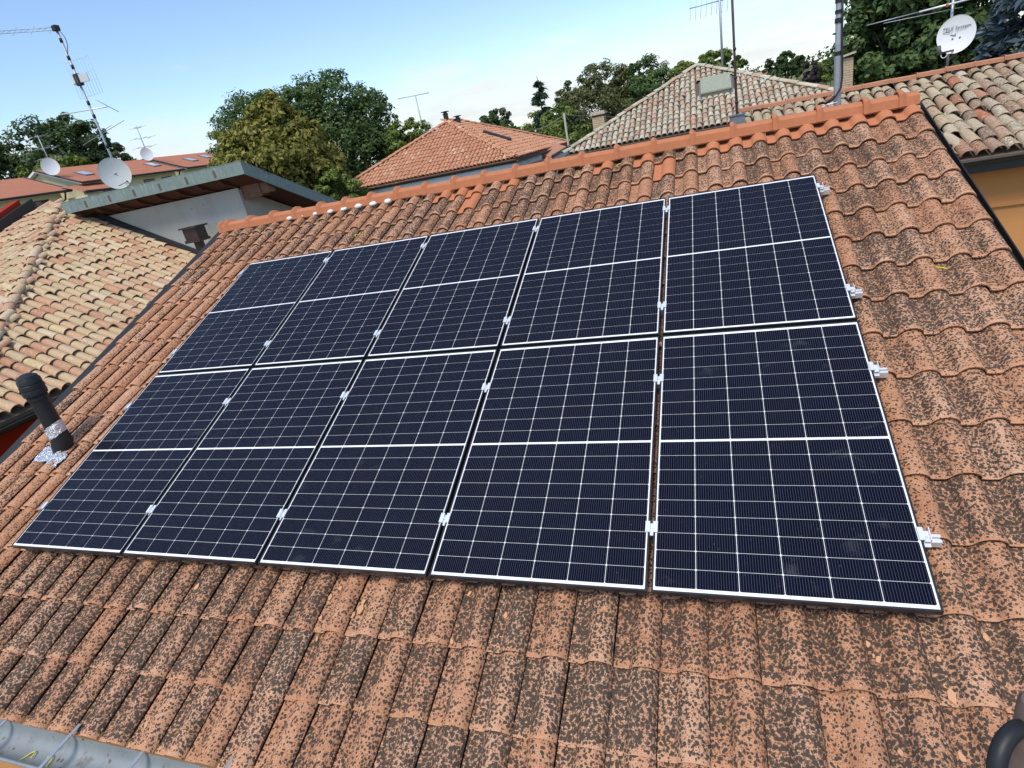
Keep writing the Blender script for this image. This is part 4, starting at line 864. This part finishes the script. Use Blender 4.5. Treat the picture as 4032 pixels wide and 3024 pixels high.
# mast on the pyramid roof
pb, pt = Vector((5.6, 21.6, 7.62)), atY(2829, -40, 21.6); m3 = root('antenna_mast', pb, 'aerial mast rising from the ridge of the grey pyramid roof', 'antenna')
rod('pole', pb, Vector((5.6, 21.6, pt.z)), .042, M['steel'], m3); box('foot', (5.45, 21.45, 7.55), (5.75, 21.75, 7.66), M['lead'], m3)
a, b = atY(2715, 34, 21.4), atY(2866, -6, 21.8); rod('boom', a, b, .018, M['steel'], m3)
for t in np.linspace(.03, 1, 8): q = a.lerp(b, t); rod('element', q - Vector((.05, .1, .42)), q + Vector((.05, .1, .42)), .006, M['steel'], m3, 5)
# rusty mast on the flashing box
pb = Vector((5.52, 8.2, ZR - .1)); m4 = root('antenna_mast', pb, 'thin rusty mast standing on the metal flashing box beyond the ridge', 'antenna')
rod('pole', pb, Vector((5.50, 8.2, 10.4)), .023, M['rust'], m4); 
for z in (.25, .7, 1.2): rod('collar', pb + Vector((0, 0, z)), pb + Vector((0, 0, z + .05)), .030, M['plastic'], m4)
# thick steel mast just behind the ridge
pb = Vector((6.14, 1.42, 5.95)); m5 = root('antenna_mast', pb, 'thick galvanised mast with black cable and tape behind the ridge', 'antenna')
pole5 = lathe('pole', [(.0335, 0), (.0335, .98), (.034, .985), (.030, 1.02), (.030, 2.7)], M['steel'], m5, pb, 20)
for z, h in ((.895, .035), (1.16, .04), (1.235, .03), (1.32, .035)): lathe('tape_band', [(.036, 0), (.036, h)], M['plastic'], m5, pb + Vector((0, 0, z)), 18)
for z in (.96, 1.08): 
    for sx_ in (-1, 1): rod('bolt', pb + Vector((sx_ * .028, -.01, z)), pb + Vector((sx_ * .052, -.014, z)), .008, M['plastic'], m5)
MB().tube([pb + Vector(q) for q in ((.018, -.034, 1.42), (.020, -.036, 1.15), (.024, -.038, .92), (.030, -.044, .72), (.020, -.05, .62), (-.02, -.06, .56), (-.075, -.06, .52), (-.11, -.04, .50))], .0085, 8).build('cable', M['plastic'], m5, smooth=True)
MB().tube([pb + Vector(q) for q in ((-.03, -.055, .555), (-.06, -.06, .53), (-.11, -.045, .50))], .016, 8).build('cable_sleeve', M['plastic'], m5, smooth=True)
for j in range(5): MB().tube([pb + Vector((-.10 - .008 * j, -.045, .50)), pb + Vector((-.135 + .05 * j * .6, -.07 - .005 * j, .485 + .004 * j)), pb + Vector((-.16 + .03 * j, -.06, .475))], .004, 5).build('loose_wire', M['foam'], m5)
# dish with printed name on the far ridge
YD = 9.15; db = atY(3730, 250, YD); dcx = atY(3757, 137, YD)
m6 = root('satellite_dish', (db.x, YD, 6.3), 'white satellite dish with printed lettering on the terracotta ridge', 'satellite dish')
rod('pole', Vector((db.x, YD, 6.25)), atY(3757, -40, YD), .024, M['steel'], m6)
dcc = dcx + Vector((0, -.10, 0)); D, f, s, u2 = dish(m6, dcc, (-.30, -.93, .10), .315, M['dishn'], M['lnb'])
rod('feed_arm', dcc - u2 * .26 + s * .02, dcc - u2 * .30 + s * .20 + f * .30, .016, M['plastic'], m6); e_ = dcc - u2 * .27 + s * .20 + f * .30
rod('feed_head', e_ - u2 * .05 + s * .02, e_ + u2 * .10 + s * .045, .036, M['lnb'], m6, 12); rod('dish_bracket', dcc - f * .06, Vector((db.x, YD, dcc.z)), .03, M['steel'], m6)
MB().tube([e_ - u2 * .05 + (u2 * -.07 * math.sin(t) + s * -.05 * (1 - math.cos(t))) for t in np.linspace(0, 3.2, 10)], .007, 6).build('cable', M['white'], m6, smooth=True)
for q in (-.02, .09): rod('dish_bolt', dcc - u2 * .06 - s * (q - .03) - f * .05, dcc - u2 * .06 - s * (q - .03) - f * .035, .014, M['lnb'], m6)
tcv = bpy.data.curves.new('lettering', 'FONT'); tcv.body = 'TELE System'; tcv.size = .082; tcv.align_x = 'CENTER'; tcv.extrude = .001; tcv.materials.append(M['print'])
rotm = Matrix((s, u2, f)).transposed().to_4x4()
# the lettering follows the dish: right is the viewer's right, seen from the front
rx = -s if (Vector(AX[0]).dot(s) < 0) else s; rotm = Matrix((rx, u2, rx.cross(u2))).transposed().to_4x4()
tob = bpy.data.objects.new('lettering_curve', tcv); col.objects.link(tob); tme = bpy.data.meshes.new_from_object(tob); bpy.data.objects.remove(tob)
link(bpy.data.objects.new('lettering', tme), m6, Matrix.Translation(dcc + u2 * .085 - f * .016) @ rotm)
swo = MB().prism([(-.205, .058, 0), (-.10, .060, 0), (-.085, .072, 0), (-.105, .074, 0), (-.20, .066, 0)], (0, 0, .002)).build('printed_swoosh', M['print'], m6, Matrix.Translation(dcc - f * .018) @ rotm); fixn(swo)
ba, bb = atY(3620, 47, YD - .12), atY(3850, -12, YD - .12); rod('boom', ba, bb, .016, M['alu'], m6); rod('boom', ba - (bb - ba) * .95, ba, .009, M['steel'], m6); rod('element', atY(3480, 92, YD - .4), atY(3790, 28, YD), .006, M['steel'], m6)
rod('boom_clamp', atY(3730, 28, YD - .16), atY(3730, 12, YD - .16), .022, M['cap_new'], m6)
# utility pole with wires
ub, ut = atY(2242, 600, 27), atY(2225, 445, 27)
up_ = root('utility_pole', (ub.x, 27, GROUND), 'pale concrete utility pole with wires between the houses', 'utility pole'); rod('post', Vector((ub.x, 27, GROUND)), Vector((ub.x, 27, ut.z)), .055, M['concretebox'], up_, 10)
top = Vector((ub.x, 27, ut.z - .05))
for e in (atY(2100, 512, 30), atY(2560, 452, 40), atY(2300, 520, 33)): MB().tube([top.lerp(e, t) + Vector((0, 0, -.5 * t * (1 - t))) for t in np.linspace(0, 1, 9)], .013, 5).build('wire', M['steel'], up_)

# ================================================================ trees
def crown_mesh(name, lobes, n, size, droop=0.0, conic=False):
    """lobes: (centre, radii); leaf clumps spread through their volume, thickest near the surface"""
    P, N, S = [], [], []
    vol = np.array([l[1][0] * l[1][1] * l[1][2] for l in lobes]) ** (2 / 3); vol /= vol.sum()
    for (c, r), w in zip(lobes, vol):
        m = int(n * w); nb_ = max(10, int(m / 70)); d = rng.normal(size=(nb_, 3)); d /= np.linalg.norm(d, axis=1)[:, None]
        rad = rng.uniform(.55, 1.0, nb_) ** .6 * rng.uniform(.88, 1.12, nb_); cc_ = np.array(c) + d * np.array(r) * rad[:, None]
        cr = np.array(r).mean() * rng.uniform(.15, .30, nb_)
        idx = rng.integers(0, nb_, m); o = rng.normal(size=(m, 3)); o /= np.linalg.norm(o, axis=1)[:, None]; rr = rng.uniform(.2, 1, m) ** .5
        q = cc_[idx] + o * (cr[idx] * rr)[:, None] * np.array((1.15, 1.15, .8)); P.append(q); nn = o * .8 + d[idx] * .3 + np.array((0, 0, .55)) + rng.normal(0, .45, (m, 3)); N.append(nn); S.append(size * rng.uniform(.6, 1.35, m))
    P, N, S = np.concatenate(P), np.concatenate(N), np.concatenate(S); N /= np.linalg.norm(N, axis=1)[:, None]
    t = rng.normal(size=P.shape) + np.array((0, 0, -droop)); t -= N * (t * N).sum(1)[:, None]; t /= np.linalg.norm(t, axis=1)[:, None] + 1e-9; b = np.cross(N, t)
    L, Wd = S[:, None] * .62, S[:, None] * .30
    v = np.stack([P - t * L, P + b * Wd + N * S[:, None] * .06, P + t * L - N * S[:, None] * .10, P - b * Wd + N * S[:, None] * .06], 1).reshape(-1, 3)
    return fast_mesh(name, v, np.arange(len(v)).reshape(-1, 4))
def tree(name, label, az, dist, lobes, n, size, mat, group='trees behind the houses', droop=0.0, cat='tree', trunk=.22):
    """lobes: (az, el, half width in m, half height in m, depth offset)"""
    L = []
    for a, e, rw_, rh, dd in lobes:
        p = pol(a, dist + dd, e); L.append(((p.x, p.y, p.z), (rw_, rw_ * .9, rh)))
    b = pol(az, dist); r0 = root(name, (b.x, b.y, GROUND), label, cat, group)
    zt_ = max(c[2] for c, r in L); mb = MB(); mb.tube([(b.x, b.y, GROUND), (b.x + .1, b.y, GROUND + (zt_ - GROUND) * .4), (b.x, b.y + .1, zt_)], [trunk, trunk * .75, trunk * .25], 9).build('trunk', M['bark'], r0, smooth=True)
    for c, r in L:
        for j in range(3):
            e = Vector(c) + Vector(rng.normal(0, .4, 3)) * Vector(r).length * .5; s0 = Vector((b.x, b.y, GROUND + (zt_ - GROUND) * rng.uniform(.3, .6)))
            MB().tube([s0, s0.lerp(e, .5) + Vector((0, 0, .2)), e], [trunk * .4, trunk * .25, trunk * .08], 6).build('limb', M['bark'], r0)
    me = crown_mesh('crown', L, n, size, droop); me.materials.append(mat); link(bpy.data.objects.new('crown', me), r0); return r0
tree('broadleaf_tree', 'dark tree at the far end of the terrace, cut by the picture edge', -57.5, 75, [(-57.6, 5.0, 3.4, 3.2, 0), (-56.2, 3.6, 3.0, 2.8, 0)], 9000, .34, LEAF['dark'])
tree('broadleaf_tree', 'tall dark tree behind the tall aerial mast, thickest one above the terrace', -53.3, 74, [(-54.0, 5.2, 3.6, 3.2, 0), (-52.4, 5.9, 2.8, 2.8, 0), (-52.9, 3.8, 3.6, 3.0, 0), (-55.2, 4.6, 2.2, 2.4, 0)], 15000, .34, LEAF['dark'])
tree('broadleaf_tree', 'dark loose crowned tree right of the tall aerial mast', -50.3, 74, [(-50.9, 5.6, 1.9, 2.4, 0), (-49.9, 4.4, 2.0, 2.2, 0)], 6500, .34, LEAF['dark'])
tree('shrub', 'yellowish green shrub behind the terrace roofs, below the dark trees', -53.8, 66, [(-54.8, 4.2, 1.6, 1.1, 0), (-52.9, 4.5, 2.0, 1.2, 0)], 5000, .30, LEAF['light'], cat='shrub', trunk=.1)
tree('broadleaf_tree', 'large dense green tree behind the yellowing one', -34, 42, [(-38.6, 4.9, 2.5, 2.1, 0), (-32.2, 5.7, 2.5, 2.0, 0), (-35.2, 5.9, 2.3, 1.7, 0), (-33.2, 3.0, 3.4, 2.6, 0), (-29.6, 3.8, 2.0, 2.2, 0), (-40.9, 4.4, 1.5, 1.9, 0), (-30, 1.2, 2.8, 2.0, 0), (-37, 2.5, 3.2, 2.6, 1)], 52000, .19, LEAF['mid'], trunk=.35)
tree('chestnut_tree', 'yellowing chestnut tree behind the verdigris fascia', -38, 31, [(-37.4, 5.4, 1.35, 1.05, 0), (-38.6, 3.8, 1.85, 1.25, 0), (-40.6, 2.6, 1.35, 1.3, -.3), (-36.2, 3.3, 1.6, 1.3, 0), (-38.2, 1.8, 2.4, 1.3, -.5), (-34.8, .6, 1.4, 1.2, 0), (-36.6, .3, 2.0, 1.3, -.5)], 30000, .20, LEAF['yellow'], droop=.9, trunk=.25)
tree('shrub', 'bright green shrub at the foot of the terracotta hip roof', -33.5, 29, [(-33.9, -.6, .9, .75, 0), (-32.9, -1.4, .9, .7, 0)], 4500, .14, LEAF['light'], cat='shrub', trunk=.08)
tree('broadleaf_tree', 'light green tree peeping over the terracotta hip', -26.3, 40, [(-27.0, 2.0, 1.2, 1.2, 0), (-25.6, 2.1, 1.1, 1.0, 0)], 6000, .17, LEAF['light'], trunk=.15)
tree('holm_oak', 'dark round crowned tree above the terracotta ridge', -18.4, 58, [(-19.0, 1.9, 1.0, 1.0, 0), (-17.9, 2.0, 1.0, 1.0, 0), (-18.3, .9, 1.7, 1.0, 0)], 7000, .22, LEAF['dark'], trunk=.2)
tree('shrub', 'yellow green shrub in front of the dark round tree', -18.2, 52, [(-18.9, 1.0, .8, .7, 0), (-17.4, .8, .8, .7, 0), (-16.4, .3, 1.1, .6, 0)], 4500, .19, LEAF['light'], cat='shrub', trunk=.08)
def conifer(label, az, dist, el, w, n, mat, size, group='conifers'):
    b = pol(az, dist); top = CAM[2] + dist * math.tan(R(el)); r0 = root('conifer', (b.x, b.y, GROUND), label, 'tree', group); H = top - GROUND
    MB().tube([(b.x, b.y, GROUND), (b.x, b.y, top)], [.22, .02], 8).build('trunk', M['bark'], r0, smooth=True)
    P, T = [], []
    for _ in range(int(n / 55)):
        q = rng.uniform(.02, 1) ** .8; z = top - q * H * .92; rr = w * (q ** .75) * rng.uniform(.55, 1.08); t = rng.uniform(0, 6.283); d = np.array((math.cos(t), math.sin(t), -.18)); m = 55
        s_ = rng.uniform(.35, 1, m) ** .7; pts = np.array((b.x, b.y, z)) + d * (rr * s_)[:, None] + rng.normal(0, .05 + .10 * w * .3, (m, 3)) * np.array((1, 1, .5)); P.append(pts); T.append(np.tile(d, (m, 1)) + rng.normal(0, .5, (m, 3)))
    P, T = np.concatenate(P), np.concatenate(T); T /= np.linalg.norm(T, axis=1)[:, None]; N = rng.normal(size=P.shape) + np.array((0, 0, .8)); N -= T * (N * T).sum(1)[:, None]; N /= np.linalg.norm(N, axis=1)[:, None]; B = np.cross(N, T); S = size * rng.uniform(.6, 1.4, len(P))[:, None]
    v = np.stack([P - T * S * .7, P + B * S * .22, P + T * S * .7 - np.array((0, 0, 1)) * S * .12, P - B * S * .22], 1).reshape(-1, 3); me = fast_mesh('crown', v, np.arange(len(v)).reshape(-1, 4)); me.materials.append(mat); link(bpy.data.objects.new('crown', me), r0); return r0
conifer('pointed dark green conifer between the two hip roofs', -14.1, 52, 4.85, 2.1, 14000, LEAF['conifer'], .30)
conifer('lower dark conifer leaning on the pointed one', -12.6, 50, 3.3, 1.6, 7000, LEAF['conifer'], .28)
tree('broadleaf_tree', 'bright green bushy tree below the conifers', -13.0, 44, [(-14.4, .9, 1.3, .9, 0), (-12.4, .9, 1.4, 1.0, 0), (-13, -.6, 2.4, 1.0, 0)], 8000, .18, LEAF['light'], trunk=.15)
tree('acacia_tree', 'olive green loose crowned tree behind the brick chimney', -8.8, 46, [(-8.7, 3.3, 1.7, 1.3, 0), (-10.9, 2.7, 1.2, 1.2, 0), (-6.6, 2.6, 1.4, 1.3, 0), (-9.4, 1.2, 2.8, 1.6, 0), (-6.4, .8, 2.2, 1.6, 0)], 24000, .17, LEAF['olive'], trunk=.25)
tree('broadleaf_tree', 'green feathery tree between brick chimney and grey pyramid roof', -4.6, 44, [(-4.8, 2.9, 1.3, 1.2, 0), (-3.1, 2.0, 1.2, 1.0, 0), (-4.4, 1.2, 1.8, 1.5, 0)], 10000, .17, LEAF['mid'], trunk=.2)
tree('walnut_tree', 'pale green tree spreading behind the top of the pyramid roof', 0.4, 42, [(-1.6, 2.5, 1.1, .55, 0), (.3, 2.8, 1.3, .65, 0), (2.0, 2.4, 1.0, .5, 0)], 5500, .20, LEAF['light'], trunk=.2)
tree('broadleaf_tree', 'solitary dark tree standing in the fields before the hills', 6.2, 170, [(5.3, 1.35, 2.4, 2.6, 0), (6.9, 1.2, 2.2, 2.0, 0), (6.1, 1.7, 2.3, 2.2, 0)], 9000, .55, LEAF['dark'], trunk=.4)
tree('shrub', 'dark purple leaved shrub before the sloping fields', 8.3, 62, [(8.0, .5, .8, .9, 0), (8.7, .4, .8, .8, 0)], 4500, .20, LEAF['purple'], cat='shrub', trunk=.1)
tree('shrub', 'green shrub next to the purple leaved one', 9.5, 56, [(9.2, .4, .8, .9, 0), (10.2, .8, .9, 1.0, 0)], 5000, .20, LEAF['light'], cat='shrub', trunk=.1)
tree('maple_tree', 'large green tree behind the white satellite dish', 14.5, 27, [(14.2, 5.4, 2.0, 1.6, 0), (12.2, 3.6, 1.1, 1.2, 0), (11.4, 1.4, .9, 1.1, 0), (13.6, 2.0, 1.7, 1.5, -.4), (16.4, 2.8, 1.5, 1.6, -.3), (15.2, .2, 1.8, 1.3, -.4), (12.4, -.4, 1.3, 1.0, 0), (17.6, 6.0, 1.5, 1.6, 0), (17.6, .4, 1.0, 1.2, -.3)], 30000, .21, LEAF['mid'], trunk=.3)
conifer('blue grey spruce at the upper right edge', 21.0, 25, 9.0, 2.5, 22000, LEAF['blue'], .26)

# ================================================================ hills and far country
def hill_h(az, d):
    b = 15.0 * math.exp(-((az - 13) / 8.5) ** 2) + 7.5 * math.exp(-((az - 1) / 3.5) ** 2) + 4 * math.exp(-((az + 20) / 14) ** 2) + 2.0
    return GROUND - .3 + (b + 5.5) * 1 / (1 + math.exp(-(d - 330) / 60)) + (.7 * math.sin(az * 1.3 + d * .02))* (d > 200)
az_ = np.linspace(-75, 55, 131); ds = np.concatenate([np.linspace(110, 520, 28), np.linspace(560, 1500, 8)])
hv = [(CAM[0] + d * math.sin(R(a)), CAM[1] + d * math.cos(R(a)), hill_h(a, d)) for d in ds for a in az_]; n = len(az_)
hl = MB().add(hv, [(i * n + j, i * n + j + 1, (i + 1) * n + j + 1, (i + 1) * n + j) for i in range(len(ds) - 1) for j in range(n - 1)]).build('hills', M['meadow'], smooth=True); tag(hl, kind='structure')
W = []
for a in np.arange(-70, 50, .16):
    for d in (505, 440):
        if d == 440 and math.sin(a * 2.1) < .35: continue
        z = hill_h(a, d); hgt = 2.6 + 2.2 * abs(math.sin(a * 1.7 + d)) + rng.uniform(0, 1.5)
        W.append(((CAM[0] + d * math.sin(R(a)), CAM[1] + d * math.cos(R(a)), z + hgt * .6), (1.6, 2.0, hgt)))
wm = crown_mesh('woodland', W, 42000, 1.5); wm.materials.append(LEAF['far']); wo_ = link(bpy.data.objects.new('woodland', wm)); tag(wo_, 'dark band of distant woodland along the hill crest', 'woodland', kind='stuff')
fp = pol(4.35, 400); fz = hill_h(4.35, 400); fh = root('farmhouse', (fp.x, fp.y, fz), 'tiny white farmhouse with red roof on the distant hillside', 'house')
MB().box((fp.x - 9, fp.y - 4, fz - 1), (fp.x + 9, fp.y + 4, fz + 3.2)).build('wall', M['white'], fh); fixn(MB().prism([(fp.x - 9.6, fp.y - 4.6, fz + 3.1), (fp.x - 9.6, fp.y + 4.6, fz + 3.1), (fp.x - 9.6, fp.y, fz + 5.2)], (19.2, 0, 0)).build('roof', M['cap_pink'], fh))
